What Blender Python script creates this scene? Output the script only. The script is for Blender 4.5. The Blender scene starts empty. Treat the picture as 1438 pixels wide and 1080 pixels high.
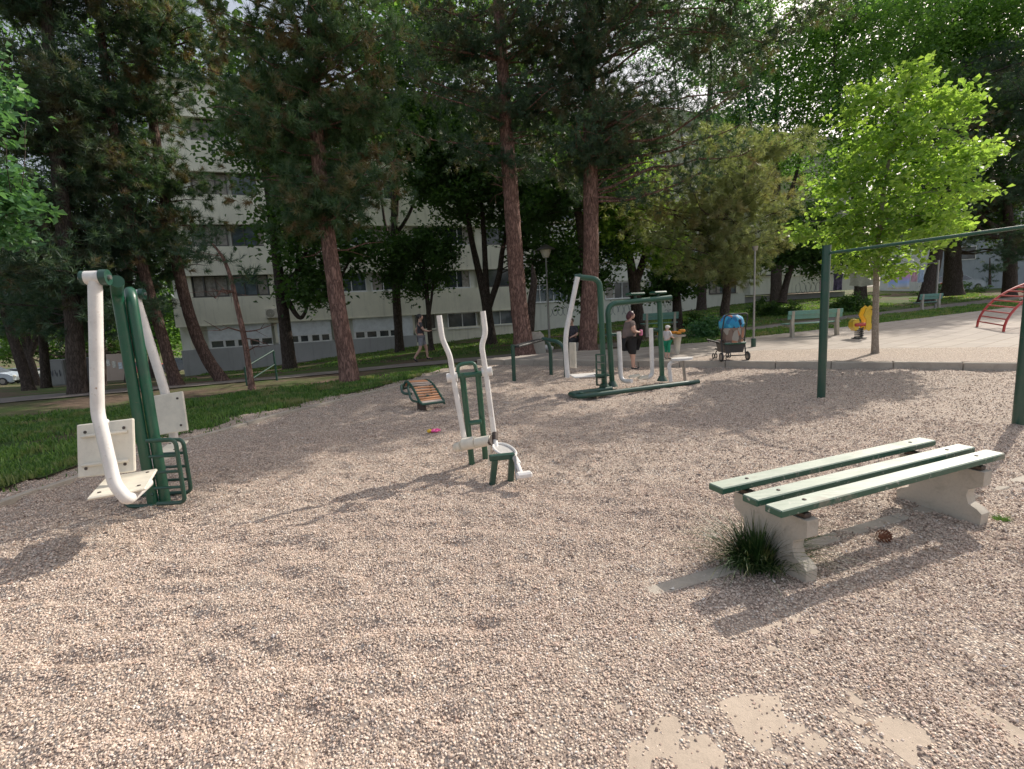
import bpy, math, random
import numpy as np
from mathutils import Vector, Matrix

random.seed(7)
rng = np.random.default_rng(7)
scene = bpy.context.scene
col = scene.collection
R = math.radians

# ------------------------------------------------------------------ camera
CW, CH, FPX, CAMH = 1438.0, 1080.0, 683.0, 1.55
PITCH = math.atan(100.0 / FPX)
ROLL = math.atan(0.056)
FWD = np.array([0, math.cos(PITCH), -math.sin(PITCH)])
UP = np.array([0, math.sin(PITCH), math.cos(PITCH)])
RIGHT = np.array([1.0, 0, 0])
CAM = np.array([0, 0, CAMH])


def ray(px, py):
    u, v = px - CW / 2, py - CH / 2
    dn = u * math.sin(ROLL) + v * math.cos(ROLL)
    rt = u * math.cos(ROLL) - v * math.sin(ROLL)
    return FWD * FPX + RIGHT * rt - UP * dn


def at(px, py, Y):
    """world point seen at a direction of the measured survey, at depth Y"""
    d = ray(px, py)
    return d * (Y / d[1]) + CAM


def terr(x, y):
    """height of the terrain"""
    x = np.asarray(x, float); y = np.asarray(y, float)
    yy = np.maximum(y, 0.5)
    k = x / yy
    S = np.interp(k, [-1.6, -.96, -.66, -.23, -.03, .27, .35, .47, .75, 1.2, 2.0],
                  [-.06, -.078, -.07, -.018, .005, .024, .038, .048, .043, .04, .03])
    t = np.clip(y - 13, 0, 60)
    t = np.where(t < 2, t * t / 4, t - 1)
    return S * t


def G(px, py, dz=0.0):
    """where the survey direction meets the terrain raised by dz"""
    d = ray(px, py); d = d / np.linalg.norm(d)
    t = 1.0
    p = CAM.copy()
    while t < 150:
        p = CAM + d * t
        if p[2] <= terr(p[0], p[1]) + dz:
            break
        t += 0.02 if t < 30 else .1
    return p


def setup_camera():
    cam = bpy.data.cameras.new('camera')
    cam.sensor_width = 36; cam.lens = FPX / CW * 36
    cam.clip_start = .05; cam.clip_end = 2000
    o = bpy.data.objects.new('camera', cam); col.objects.link(o)
    X = RIGHT * math.cos(ROLL) - UP * math.sin(ROLL)
    Yv = RIGHT * math.sin(ROLL) + UP * math.cos(ROLL)
    Z = -FWD
    m = Matrix(((X[0], Yv[0], Z[0], 0), (X[1], Yv[1], Z[1], 0), (X[2], Yv[2], Z[2], CAMH), (0, 0, 0, 1)))
    o.matrix_world = m
    scene.camera = o


setup_camera()

# ------------------------------------------------------------------ light
SUN = Vector((1.0, 0.80, 0.985)).normalized()      # towards the sun


def setup_light():
    w = bpy.data.worlds.new('World'); scene.world = w
    w.use_nodes = True
    nt = w.node_tree; nt.nodes.clear()
    out = nt.nodes.new('ShaderNodeOutputWorld'); bg = nt.nodes.new('ShaderNodeBackground')
    sky = nt.nodes.new('ShaderNodeTexSky')
    sky.sky_type = 'NISHITA'; sky.sun_disc = False
    sky.sun_elevation = math.asin(SUN.z)
    sky.sun_rotation = math.atan2(SUN.x, SUN.y)
    sky.air_density = 1.0; sky.dust_density = 5.0; sky.ozone_density = 1.0
    bg.inputs['Strength'].default_value = 0.15
    mx = nt.nodes.new('ShaderNodeMix'); mx.data_type = 'RGBA'; mx.inputs[0].default_value = .34   # thin white haze
    mx.inputs[7].default_value = (6.4, 6.5, 6.7, 1)
    nt.links.new(sky.outputs[0], mx.inputs[6])
    nt.links.new(mx.outputs[2], bg.inputs[0]); nt.links.new(bg.outputs[0], out.inputs[0])
    l = bpy.data.lights.new('sun', 'SUN'); l.energy = 5.0; l.angle = R(.5); l.color = (1, .93, .82)
    o = bpy.data.objects.new('sun', l); col.objects.link(o)
    o.rotation_euler = SUN.to_track_quat('Z', 'Y').to_euler()
    o.location = (20, 20, 30)
    scene.view_settings.view_transform = 'Standard'
    scene.view_settings.look = 'None'
    scene.view_settings.exposure = 0
    scene.view_settings.gamma = 1.1
    scene.render.engine = 'CYCLES'
    scene.cycles.max_bounces = 8
    scene.cycles.diffuse_bounces = 4
    scene.cycles.transparent_max_bounces = 8
    scene.cycles.caustics_reflective = False
    scene.cycles.caustics_refractive = False


setup_light()

# ------------------------------------------------------------------ materials


class NT:
    def __init__(s, name):
        s.m = bpy.data.materials.new(name); s.m.use_nodes = True
        s.t = s.m.node_tree; s.t.nodes.clear()
        s.out = s.n('ShaderNodeOutputMaterial')

    def n(s, typ, **kw):
        nd = s.t.nodes.new(typ)
        for k, v in kw.items():
            if k.startswith('i_'):
                nd.inputs[k[2:].replace('_', ' ')].default_value = v
            else:
                setattr(nd, k, v)
        return nd

    def l(s, a, b):
        s.t.links.new(a, b)

    def coord(s, kind='Object'):
        return s.n('ShaderNodeTexCoord').outputs[kind]

    def geo(s):
        return s.n('ShaderNodeNewGeometry').outputs['Position']

    def noise(s, scale, detail=4, rough=.6, vec=None, dist=0):
        nd = s.n('ShaderNodeTexNoise'); nd.inputs['Scale'].default_value = scale
        nd.inputs['Detail'].default_value = detail; nd.inputs['Roughness'].default_value = rough
        nd.inputs['Distortion'].default_value = dist
        if vec is not None: s.l(vec, nd.inputs['Vector'])
        return nd.outputs['Fac']

    def mapping(s, vec, scale):
        nd = s.n('ShaderNodeMapping'); nd.inputs['Scale'].default_value = scale
        s.l(vec, nd.inputs['Vector']); return nd.outputs[0]

    def ramp(s, fac, stops, interp='LINEAR'):
        nd = s.n('ShaderNodeValToRGB'); cr = nd.color_ramp; cr.interpolation = interp
        while len(cr.elements) < len(stops): cr.elements.new(.5)
        for e, (p, c) in zip(cr.elements, stops):
            e.position = p; e.color = (c, c, c, 1) if not isinstance(c, tuple) else (*c, 1)
        s.l(fac, nd.inputs[0]); return nd.outputs[0]

    def mix(s, fac, a, b, mode='MIX'):
        nd = s.n('ShaderNodeMix', data_type='RGBA', blend_type=mode)
        for sock, v in ((nd.inputs[0], fac), (nd.inputs[6], a), (nd.inputs[7], b)):
            if isinstance(v, (int, float)): sock.default_value = v
            elif isinstance(v, tuple): sock.default_value = (*v, 1) if len(v) == 3 else v
            else: s.l(v, sock)
        return nd.outputs[2]

    def bump(s, h, strength, dist=.01, normal=None):
        nd = s.n('ShaderNodeBump'); nd.inputs['Strength'].default_value = strength
        nd.inputs['Distance'].default_value = dist; s.l(h, nd.inputs['Height'])
        if normal is not None: s.l(normal, nd.inputs['Normal'])
        return nd.outputs[0]

    def bsdf(s, color, rough=.6, normal=None, metal=0, spec=.5, coat=0):
        b = s.n('ShaderNodeBsdfPrincipled')
        for nm, v in (('Base Color', color), ('Roughness', rough), ('Metallic', metal)):
            if isinstance(v, (int, float)): b.inputs[nm].default_value = v
            elif isinstance(v, tuple): b.inputs[nm].default_value = (*v, 1)
            else: s.l(v, b.inputs[nm])
        b.inputs['Specular IOR Level'].default_value = spec
        b.inputs['Coat Weight'].default_value = coat
        if normal is not None: s.l(normal, b.inputs['Normal'])
        return b.outputs[0]

    def end(s, shader):
        s.l(shader, s.out.inputs[0]); return s.m


def paint(name, c, rough=.4, wear=.25, dirt=(.16, .12, .08), scale=9, chip=None, coat=0.2):
    """painted metal / plastic with dirt, scratches and fading"""
    m = NT(name); v = m.coord()
    n1 = m.noise(scale, 6, .65, v); n2 = m.noise(scale * 7, 4, .7, v)
    f = m.ramp(n1, [(.42, 0.0), (.75, 1.0)])
    c1 = m.mix(f, c, tuple(min(1, x * .72 + .02) for x in c))
    f2 = m.ramp(n2, [(.6, 0.0), (.72, 1.0)])
    mul = m.n('ShaderNodeMath', operation='MULTIPLY'); m.l(f2, mul.inputs[0]); mul.inputs[1].default_value = wear
    c2 = m.mix(mul.outputs[0], c1, dirt)
    if chip:
        n3 = m.noise(scale * 2.3, 8, .75, v, .4)
        f3 = m.ramp(n3, [(.67, 0.0), (.685, 1.0)])
        c2 = m.mix(f3, c2, chip)
    rr = m.ramp(n2, [(.3, rough * .8), (.7, min(1, rough * 1.5))])
    return m.end(m.bsdf(c2, rr, m.bump(n2, .12, .004), coat=coat))


def plain(name, c, rough=.7, var=.25, scale=20, metal=0):
    m = NT(name); v = m.coord()
    n = m.noise(scale, 5, .6, v)
    c2 = m.mix(m.ramp(n, [(.3, 0.0), (.7, 1.0)]), tuple(x * (1 - var) for x in c), tuple(min(1, x * (1 + var)) for x in c))
    return m.end(m.bsdf(c2, rough, m.bump(n, .15, .005), metal=metal))


def concrete(name, c, scale=6, stain=(.12, .10, .08), grit=.3):
    m = NT(name); v = m.geo()
    n1 = m.noise(scale * .35, 5, .6, v); n2 = m.noise(scale * 14, 5, .7, v); n3 = m.noise(scale * 1.7, 7, .7, v, .5)
    a = m.mix(m.ramp(n1, [(.3, 0.0), (.7, 1.0)]), tuple(x * .8 for x in c), tuple(min(1, x * 1.12) for x in c))
    b = m.mix(m.ramp(n3, [(.5, 0.0), (.8, .55)]), a, stain)
    d = m.mix(m.ramp(n2, [(.25, grit), (.5, 0.0)]), b, tuple(x * .45 for x in c))
    return m.end(m.bsdf(d, .88, m.bump(n2, .4, .006), spec=.2))


def bark(name, dark, light, sx=5.0, sz=1.2):
    m = NT(name); v = m.mapping(m.geo(), (sx, sx, sz))
    vo = m.n('ShaderNodeTexVoronoi', feature='DISTANCE_TO_EDGE'); vo.inputs['Scale'].default_value = 4.2
    dn = m.n('ShaderNodeMix', data_type='VECTOR')
    nz = m.n('ShaderNodeTexNoise'); nz.inputs['Scale'].default_value = 3; m.l(v, nz.inputs['Vector'])
    dn.inputs[0].default_value = .5; m.l(v, dn.inputs[4]); m.l(nz.outputs['Color'], dn.inputs[5])
    m.l(dn.outputs[1], vo.inputs['Vector'])
    n2 = m.noise(7, 6, .7, v)
    e = m.ramp(vo.outputs[0], [(0.0, .35), (.2, 1.0)])
    mu = m.n('ShaderNodeMath', operation='MULTIPLY'); m.l(e, mu.inputs[0]); m.l(n2, mu.inputs[1])
    c = m.ramp(mu.outputs[0], [(0.05, dark), (.4, tuple((a + b) / 2 for a, b in zip(dark, light))), (.62, light)])
    return m.end(m.bsdf(c, .9, m.bump(mu.outputs[0], 1.0, .05), spec=.15))


def leafmat(name, ca, cb, trans=.4, cc=None, tstr=1.6, rough=.45, patch=.9):
    """two leaf colours mixed per leaf, light shining through"""
    m = NT(name)
    at_ = m.n('ShaderNodeAttribute', attribute_name='tint')
    n = m.noise(patch, 3, .6, m.geo())
    a = m.mix(at_.outputs['Fac'], ca, cb)
    if cc:
        a = m.mix(m.ramp(n, [(.52, 0.0), (.66, .85)]), a, cc)
    else:
        a = m.mix(m.ramp(n, [(.35, 0.0), (.65, .5)]), a, tuple(x * .55 for x in ca))
    b = m.bsdf(a, rough, spec=.4)
    t = m.n('ShaderNodeBsdfTranslucent')
    tc = m.mix(1.0, a, (tstr, tstr * 1.05, tstr * .5), 'MULTIPLY')
    m.l(tc, t.inputs['Color'])
    mx = m.n('ShaderNodeMixShader'); mx.inputs[0].default_value = trans
    m.l(b, mx.inputs[1]); m.l(t.outputs[0], mx.inputs[2])
    return m.end(mx.outputs[0])


def glass_dark(name, c=(.02, .025, .028), rough=.12):
    m = NT(name); v = m.geo()
    n = m.noise(1.3, 3, .5, v)
    a = m.mix(m.ramp(n, [(.4, 0.0), (.6, 1.0)]), c, tuple(x * 2.2 + .01 for x in c))
    return m.end(m.bsdf(a, rough, spec=.7))


M = {}
M['green'] = paint('green_paint', (.006, .075, .04), .33, .45, (.12, .10, .06), 7, chip=(.22, .13, .08))
M['green_dark'] = paint('dark_green_paint', (.006, .055, .035), .35, .45, (.10, .08, .06), 7, chip=(.2, .12, .08))
M['green_lit_top'] = paint('worn_green_paint', (.05, .20, .14), .38, .55, (.42, .40, .34), 8, chip=(.50, .50, .45), coat=.45)
M['white'] = paint('white_paint', (.80, .77, .74), .4, .5, (.38, .30, .22), 5, chip=(.42, .27, .17))
M['cream'] = paint('cream_plastic', (.78, .72, .6), .45, .3, (.4, .33, .24), 6)
M['black'] = paint('black_rubber', (.02, .02, .02), .55, .3, (.06, .05, .05), 8)
M['steel'] = plain('dull_steel', (.32, .31, .3), .4, .2, 30, .8)
M['bolt'] = plain('rusty_bolt', (.08, .06, .05), .6, .4, 60, .5)
M['red'] = paint('red_paint', (.5, .035, .03), .4, .3, (.2, .05, .04), 7)
M['yellow'] = paint('yellow_plastic', (.75, .48, .02), .4, .25, (.3, .2, .05), 7)
M['orange'] = paint('orange_plastic', (.85, .3, .01), .4, .2, (.3, .2, .05), 7)
M['slat'] = paint('orange_brown_wood', (.5, .22, .1), .6, .5, (.2, .12, .08), 14)
M['slat_pale'] = paint('weathered_wood', (.42, .33, .28), .7, .5, (.2, .15, .12), 14)


def glare_top_paint(name, side, top):  # upward faces coloured paler to imitate sun glare; noise adds worn patches
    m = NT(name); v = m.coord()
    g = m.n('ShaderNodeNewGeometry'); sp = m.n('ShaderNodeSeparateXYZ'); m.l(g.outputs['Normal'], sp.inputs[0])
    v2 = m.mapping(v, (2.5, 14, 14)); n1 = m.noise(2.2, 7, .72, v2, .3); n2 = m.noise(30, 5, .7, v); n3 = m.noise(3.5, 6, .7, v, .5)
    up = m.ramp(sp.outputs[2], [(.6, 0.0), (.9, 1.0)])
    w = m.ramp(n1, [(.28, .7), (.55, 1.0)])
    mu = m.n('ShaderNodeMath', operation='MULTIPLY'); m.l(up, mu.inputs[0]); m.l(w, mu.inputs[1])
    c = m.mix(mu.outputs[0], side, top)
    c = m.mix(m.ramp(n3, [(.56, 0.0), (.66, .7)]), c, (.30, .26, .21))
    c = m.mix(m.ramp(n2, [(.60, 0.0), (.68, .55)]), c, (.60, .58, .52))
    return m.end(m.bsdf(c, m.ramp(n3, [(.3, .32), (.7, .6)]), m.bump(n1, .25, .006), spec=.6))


M['green_lit_top'] = glare_top_paint('green_planks_glare_top', (.008, .075, .045), (.42, .47, .39))  # bench green with the glare painted into its top faces
M['green_bench'] = paint('pale_green_bench', (.12, .30, .25), .4, .4, (.3, .3, .27), 8, chip=(.45, .45, .42))
M['concrete'] = concrete('bench_concrete', (.50, .45, .38), 5, (.2, .17, .13), .25)
M['kerb'] = concrete('kerb_concrete', (.42, .37, .31), 5, (.2, .17, .13), .4)
M['slab'] = concrete('slab_concrete', (.47, .38, .30), 4, (.25, .2, .15), .3)
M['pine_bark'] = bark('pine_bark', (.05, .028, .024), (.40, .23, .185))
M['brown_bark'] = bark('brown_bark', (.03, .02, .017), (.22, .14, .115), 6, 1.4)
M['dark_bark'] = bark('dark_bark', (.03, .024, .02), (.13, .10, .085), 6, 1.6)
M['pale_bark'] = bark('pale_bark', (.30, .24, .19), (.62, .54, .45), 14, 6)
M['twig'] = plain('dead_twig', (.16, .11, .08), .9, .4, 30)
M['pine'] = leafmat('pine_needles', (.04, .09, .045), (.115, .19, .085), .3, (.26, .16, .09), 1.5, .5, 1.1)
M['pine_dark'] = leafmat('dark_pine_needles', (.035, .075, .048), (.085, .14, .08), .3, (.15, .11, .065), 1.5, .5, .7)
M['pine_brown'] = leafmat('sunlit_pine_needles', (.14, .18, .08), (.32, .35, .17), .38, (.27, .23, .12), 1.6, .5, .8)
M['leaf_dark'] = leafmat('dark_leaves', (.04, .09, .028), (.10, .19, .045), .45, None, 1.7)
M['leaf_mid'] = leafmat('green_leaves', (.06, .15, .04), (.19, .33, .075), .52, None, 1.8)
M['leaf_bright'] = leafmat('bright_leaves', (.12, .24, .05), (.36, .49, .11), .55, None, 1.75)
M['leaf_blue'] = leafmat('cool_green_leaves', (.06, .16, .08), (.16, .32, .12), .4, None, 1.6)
M['grass'] = leafmat('grass_blades', (.045, .12, .028), (.17, .28, .07), .42, (.28, .26, .13), 1.4, .5, 1.5)
M['grass_dark'] = leafmat('dark_grass_blades', (.02, .05, .015), (.05, .10, .03), .3, (.2, .2, .09), 1.4, .5, 9)


# ------------------------------------------------------------------ mesh helpers
def norm(v):
    v = np.asarray(v, float); return v / (np.linalg.norm(v) + 1e-12)


class MB:
    def __init__(s):
        s.v = []; s.f = []

    def add(s, v, f):
        o = len(s.v)
        s.v.extend([tuple(map(float, p)) for p in v]); s.f.extend([tuple(i + o for i in q) for q in f])
        return s

    def box(s, c, size, ax=None, bev=0):
        c = np.asarray(c, float); hx, hy, hz = [q / 2 for q in size]
        if ax is None: ax = np.eye(3)
        ax = [np.asarray(a, float) for a in ax]
        if bev <= 0:
            vs = [c + ax[0] * hx * i + ax[1] * hy * j + ax[2] * hz * k for i in (-1, 1) for j in (-1, 1) for k in (-1, 1)]
            return s.add(vs, [(0, 1, 3, 2), (4, 6, 7, 5), (0, 4, 5, 1), (2, 3, 7, 6), (0, 2, 6, 4), (1, 5, 7, 3)])
        b = min(bev, hx * .9, hy * .9, hz * .9)
        vs = []; idx = {}
        for i in (-1, 1):
            for j in (-1, 1):
                for k in (-1, 1):
                    for a in range(3):
                        d = [hx * i, hy * j, hz * k]
                        for q in range(3):
                            if q != a: d[q] -= b * (i, j, k)[q]
                        idx[(i, j, k, a)] = len(vs)
                        vs.append(c + ax[0] * d[0] + ax[1] * d[1] + ax[2] * d[2])
        fs = []
        for a in range(3):
            o1, o2 = [(1, 2), (2, 0), (0, 1)][a]
            for sg in (-1, 1):
                q = []
                for (p, r) in ((-1, -1), (1, -1), (1, 1), (-1, 1)):
                    t = [0, 0, 0]; t[a] = sg; t[o1] = p; t[o2] = r
                    q.append(idx[(*t, a)])
                fs.append(tuple(q if sg > 0 else q[::-1]))
        for a in range(3):       # edges along axis a
            o1, o2 = [(1, 2), (2, 0), (0, 1)][a]
            for p in (-1, 1):
                for r in (-1, 1):
                    t0 = [0, 0, 0]; t1 = [0, 0, 0]; t0[a] = -1; t1[a] = 1
                    t0[o1] = t1[o1] = p; t0[o2] = t1[o2] = r
                    q = [idx[(*t0, o1)], idx[(*t1, o1)], idx[(*t1, o2)], idx[(*t0, o2)]]
                    fs.append(tuple(q if p * r > 0 else q[::-1]))
        for i in (-1, 1):
            for j in (-1, 1):
                for k in (-1, 1):
                    q = [idx[(i, j, k, a)] for a in range(3)]
                    fs.append(tuple(q if i * j * k > 0 else q[::-1]))
        return s.add(vs, fs)

    def tube(s, pts, r, seg=10, cap=True, closed=False, squash=None):
        P = [np.asarray(p, float) for p in pts]; n = len(P)
        rs = r if hasattr(r, '__len__') else [r] * n
        T = []
        for i in range(n):
            if closed: t = P[(i + 1) % n] - P[i - 1]
            else: t = P[min(i + 1, n - 1)] - P[max(i - 1, 0)]
            T.append(norm(t))
        a = np.array([0, 0, 1.0]) if abs(T[0][2]) < .9 else np.array([1.0, 0, 0])
        u = norm(np.cross(T[0], a)); vs = []
        for i in range(n):
            u = norm(u - T[i] * np.dot(u, T[i])); w = np.cross(T[i], u)
            for k in range(seg):
                th = 2 * math.pi * k / seg
                vs.append(P[i] + (u * math.cos(th) + w * math.sin(th)) * rs[i])
        fs = []
        m = n if closed else n - 1
        for i in range(m):
            j = (i + 1) % n
            for k in range(seg):
                k2 = (k + 1) % seg
                fs.append((i * seg + k, i * seg + k2, j * seg + k2, j * seg + k))
        if cap and not closed:
            fs.append(tuple(range(seg))[::-1]); fs.append(tuple((n - 1) * seg + k for k in range(seg)))
        return s.add(vs, fs)

    def prism(s, prof, o, ax, ay, az, depth):
        """closed profile [(a,b)] in the plane ax,ay, extruded by depth along az"""
        o = np.asarray(o, float); n = len(prof)
        vs = [o + ax * a + ay * b for a, b in prof] + [o + ax * a + ay * b + az * depth for a, b in prof]
        fs = [tuple(range(n))[::-1], tuple(range(n, 2 * n))]
        for i in range(n):
            j = (i + 1) % n; fs.append((i, j, j + n, i + n))
        return s.add(vs, fs)

    def ball(s, c, r, seg=12, rings=8, f=None):
        c = np.asarray(c, float); r = np.array(r if hasattr(r, '__len__') else [r] * 3, float)
        vs = [c + np.array([0, 0, r[2]])]
        for i in range(1, rings):
            ph = math.pi * i / rings
            for k in range(seg):
                th = 2 * math.pi * k / seg
                d = np.array([math.sin(ph) * math.cos(th), math.sin(ph) * math.sin(th), math.cos(ph)])
                vs.append(c + d * r * (f(d) if f else 1))
        vs.append(c - np.array([0, 0, r[2]]))
        fs = [(0, 1 + k, 1 + (k + 1) % seg) for k in range(seg)]
        for i in range(rings - 2):
            for k in range(seg):
                a = 1 + i * seg; b = a + seg; k2 = (k + 1) % seg
                fs.append((a + k, b + k, b + k2, a + k2))
        e = len(vs) - 1; a = 1 + (rings - 2) * seg
        fs += [(e, a + (k + 1) % seg, a + k) for k in range(seg)]
        return s.add(vs, fs)

    def disc(s, c, nrm, r, h, seg=24):
        c = np.asarray(c, float); nrm = norm(nrm)
        return s.tube([c - nrm * h / 2, c + nrm * h / 2], r, seg)

    def build(s, name, mat, parent=None, smooth=True, angle=35, org=None):
        me = bpy.data.meshes.new(name)
        off = np.array(parent_org(parent)) if parent is not None else (np.array(org) if org is not None else np.zeros(3))
        v = np.array(s.v) - off
        me.from_pydata(v.tolist(), [], s.f); me.update()
        if mat is not None: me.materials.append(mat)
        if smooth:
            me.polygons.foreach_set('use_smooth', [True] * len(me.polygons))
            try: me.set_sharp_from_angle(angle=R(angle))
            except Exception: pass
        o = bpy.data.objects.new(name, me); col.objects.link(o)
        if parent is not None: o.parent = parent
        elif org is not None: o.location = tuple(org)
        return o


def parent_org(p):
    x = np.zeros(3)
    while p is not None:
        x += np.array(p.location); p = p.parent
    return x


def tag(o, label=None, cat=None, group=None, kind=None):
    if label: o['label'] = label
    if cat: o['category'] = cat
    if group: o['group'] = group
    if kind: o['kind'] = kind
    return o


def thing(name, loc, label, cat, group=None):
    o = bpy.data.objects.new(name, None); col.objects.link(o)
    o.empty_display_size = .2
    o.location = tuple(map(float, loc)); return tag(o, label, cat, group)


def copy_tree(o, parent=None):
    c = o.copy(); col.objects.link(c)
    if parent is not None: c.parent = parent
    for ch in list(o.children): copy_tree(ch, c)
    return c


def rnd(pts, r=.08, n=5):
    """round the corners of a polyline"""
    P = [np.asarray(p, float) for p in pts]; out = [P[0]]
    for i in range(1, len(P) - 1):
        a, b, c = P[i - 1], P[i], P[i + 1]
        d1 = min(r, np.linalg.norm(a - b) * .45); d2 = min(r, np.linalg.norm(c - b) * .45)
        s = b + norm(a - b) * d1; e = b + norm(c - b) * d2
        for k in range(n + 1):
            t = k / n; out.append((1 - t) ** 2 * s + 2 * t * (1 - t) * b + t * t * e)
    out.append(P[-1]); return out


def bulk(name, V, F, mat, parent=None, tint=None, org=None, smooth=False):
    """mesh from numpy arrays; F is (n,3) or (n,4); tint is one value per face"""
    V = np.asarray(V, np.float32); F = np.asarray(F, np.int32)
    off = parent_org(parent) if parent is not None else (np.array(org) if org is not None else np.zeros(3))
    me = bpy.data.meshes.new(name)
    me.vertices.add(len(V)); me.vertices.foreach_set('co', (V - off.astype(np.float32)).ravel())
    k = F.shape[1]
    me.loops.add(F.size); me.loops.foreach_set('vertex_index', F.ravel())
    me.polygons.add(len(F)); me.polygons.foreach_set('loop_start', np.arange(0, F.size, k, dtype=np.int32))
    try: me.polygons.foreach_set('loop_total', np.full(len(F), k, np.int32))
    except Exception: pass
    if tint is not None:
        a = me.attributes.new('tint', 'FLOAT', 'FACE'); a.data.foreach_set('value', np.asarray(tint, np.float32))
    me.update(calc_edges=True)
    me.polygons.foreach_set('use_smooth', np.full(len(F), smooth))
    me.validate()
    me.materials.append(mat)
    o = bpy.data.objects.new(name, me); col.objects.link(o)
    if parent is not None: o.parent = parent
    elif org is not None: o.location = tuple(org)
    return o


def unit(n):
    v = rng.normal(size=(n, 3)); return v / np.linalg.norm(v, axis=1, keepdims=True)


# value noise for ground relief
_tab = np.random.default_rng(3).random((256, 256))


def vnoise(x, y, s):
    x = np.asarray(x) / s; y = np.asarray(y) / s
    xi = np.floor(x).astype(int); yi = np.floor(y).astype(int); fx = x - xi; fy = y - yi
    fx = fx * fx * (3 - 2 * fx); fy = fy * fy * (3 - 2 * fy)
    t = lambda a, b: _tab[a % 256, b % 256]
    return (t(xi, yi) * (1 - fx) + t(xi + 1, yi) * fx) * (1 - fy) + (t(xi, yi + 1) * (1 - fx) + t(xi + 1, yi + 1) * fx) * fy


def inpoly(x, y, poly):
    x = np.asarray(x); y = np.asarray(y); c = np.zeros(x.shape, bool); n = len(poly)
    for i in range(n):
        x1, y1 = poly[i][:2]; x2, y2 = poly[i - 1][:2]
        if y1 == y2: continue
        c ^= ((y1 > y) != (y2 > y)) & (x < (x2 - x1) * (y - y1) / (y2 - y1) + x1)
    return c


# ================================================================== GROUND
def slabmask(x, y):
    """how much of the concrete paving under the gravel is swept bare, 0..1"""
    d = np.hypot((x - .80) / .8, (y - 1.55) / .7)
    n = vnoise(x + 5, y + 9, .21) * .55 + vnoise(x + 1, y + 3, .09) * .35 + vnoise(x, y, .045) * .1
    return np.clip(1.35 - d, -1, 1) * .14 + n - .72


def bedz(x, y):
    """relief of the gravel"""
    x = np.asarray(x, float); y = np.asarray(y, float)
    h = (vnoise(x, y * 1.25, 1.6) - .5) * .035 + (vnoise(x + 7, y + 3, .42) - .5) * .028
    f = vnoise((x + 3 + .3 * y) * .7, (y + 11) * 1.5, .17)
    h += (f - .5) * .034 - np.clip(.34 - f, 0, 1) * .035 + (vnoise((x + 13 - .4 * y) * .8, (y + 21) * 1.3, .10) - .5) * .026
    h += (vnoise(x + 31, y + 5, .075) - .5) * .020 - np.clip(.26 - vnoise(x + 50, y + 60, .08), 0, 1) * .035
    bare = np.clip(np.clip(1.35 - np.hypot((x - .78) / .95, (y - 1.62) / .8), 0, 1) * 1.6, 0, 1)
    q = np.exp(-(((x - 1.75) / 1.3) ** 2 + ((y - 2.35) / .75) ** 2)); h = h * (1 - .72 * q)
    thin = .0125 - np.clip(slabmask(x, y) * 3.0, -1, 1) * .010
    h = (h + .012) * (1 - bare) + thin * bare
    return h + terr(x, y)


KA, KB = np.array([-.6, 15.0]), np.array([16.5, 4.0])     # kerb line
KA = np.array([1.47, 13.74]); KD = norm(np.array([9.17 - 1.47, 8.69 - 13.74])); KN = np.array([-KD[1], KD[0]])
K0 = KA - KD * 3.0; K1 = KA + KD * 22
left_edge = [(-5.9, -6), (-5.5, 0), (-5.25, 3), (-5.2, 4.8), (-4.93, 6.84), (-4.3, 8.6), (-3.16, 10.7), (-2.3, 12.8), (-1.5, 15.2)]
play0 = left_edge + [tuple(K0), tuple(K1), (14, -6)]
play = [(x - .45, y) for x, y in left_edge] + [tuple(K0), tuple(K1), (14, -6)]


def sheet(name, poly, zf, res, mat, lift=0., smooth=True):
    P = np.array([p[:2] for p in poly]); lo = P.min(0); hi = P.max(0)
    nx = int((hi[0] - lo[0]) / res) + 2; ny = int((hi[1] - lo[1]) / res) + 2
    gx, gy = np.meshgrid(lo[0] + np.arange(nx) * res, lo[1] + np.arange(ny) * res)
    ins = inpoly(gx[:-1, :-1] + res / 2, gy[:-1, :-1] + res / 2, poly)
    idx = np.arange(nx * ny).reshape(ny, nx)
    F = np.stack([idx[:-1, :-1], idx[:-1, 1:], idx[1:, 1:], idx[1:, :-1]], -1)[ins]
    V = np.stack([gx.ravel(), gy.ravel(), (zf(gx, gy) + lift).ravel()], -1)
    used = np.unique(F); mp = np.zeros(len(V), int); mp[used] = np.arange(len(used))
    o = bulk(name, V[used], mp[F], mat, smooth=smooth)
    return tag(o, kind='structure')


def m_ground():
    m = NT('ground_soil'); v = m.geo()
    n1 = m.noise(.35, 5, .6, v); n2 = m.noise(5, 6, .7, v); n3 = m.noise(40, 4, .7, v)
    c = m.mix(m.ramp(n2, [(.35, 0.0), (.65, 1.0)]), (.075, .052, .038), (.17, .12, .085))
    g = m.mix(m.ramp(n3, [(.3, 0.0), (.7, 1.0)]), (.03, .06, .015), (.10, .15, .04))
    a = m.mix(m.ramp(n1, [(.42, 0.0), (.56, .9)]), c, g)
    return m.end(m.bsdf(a, .95, m.bump(n3, .6, .03), spec=.1))


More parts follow.
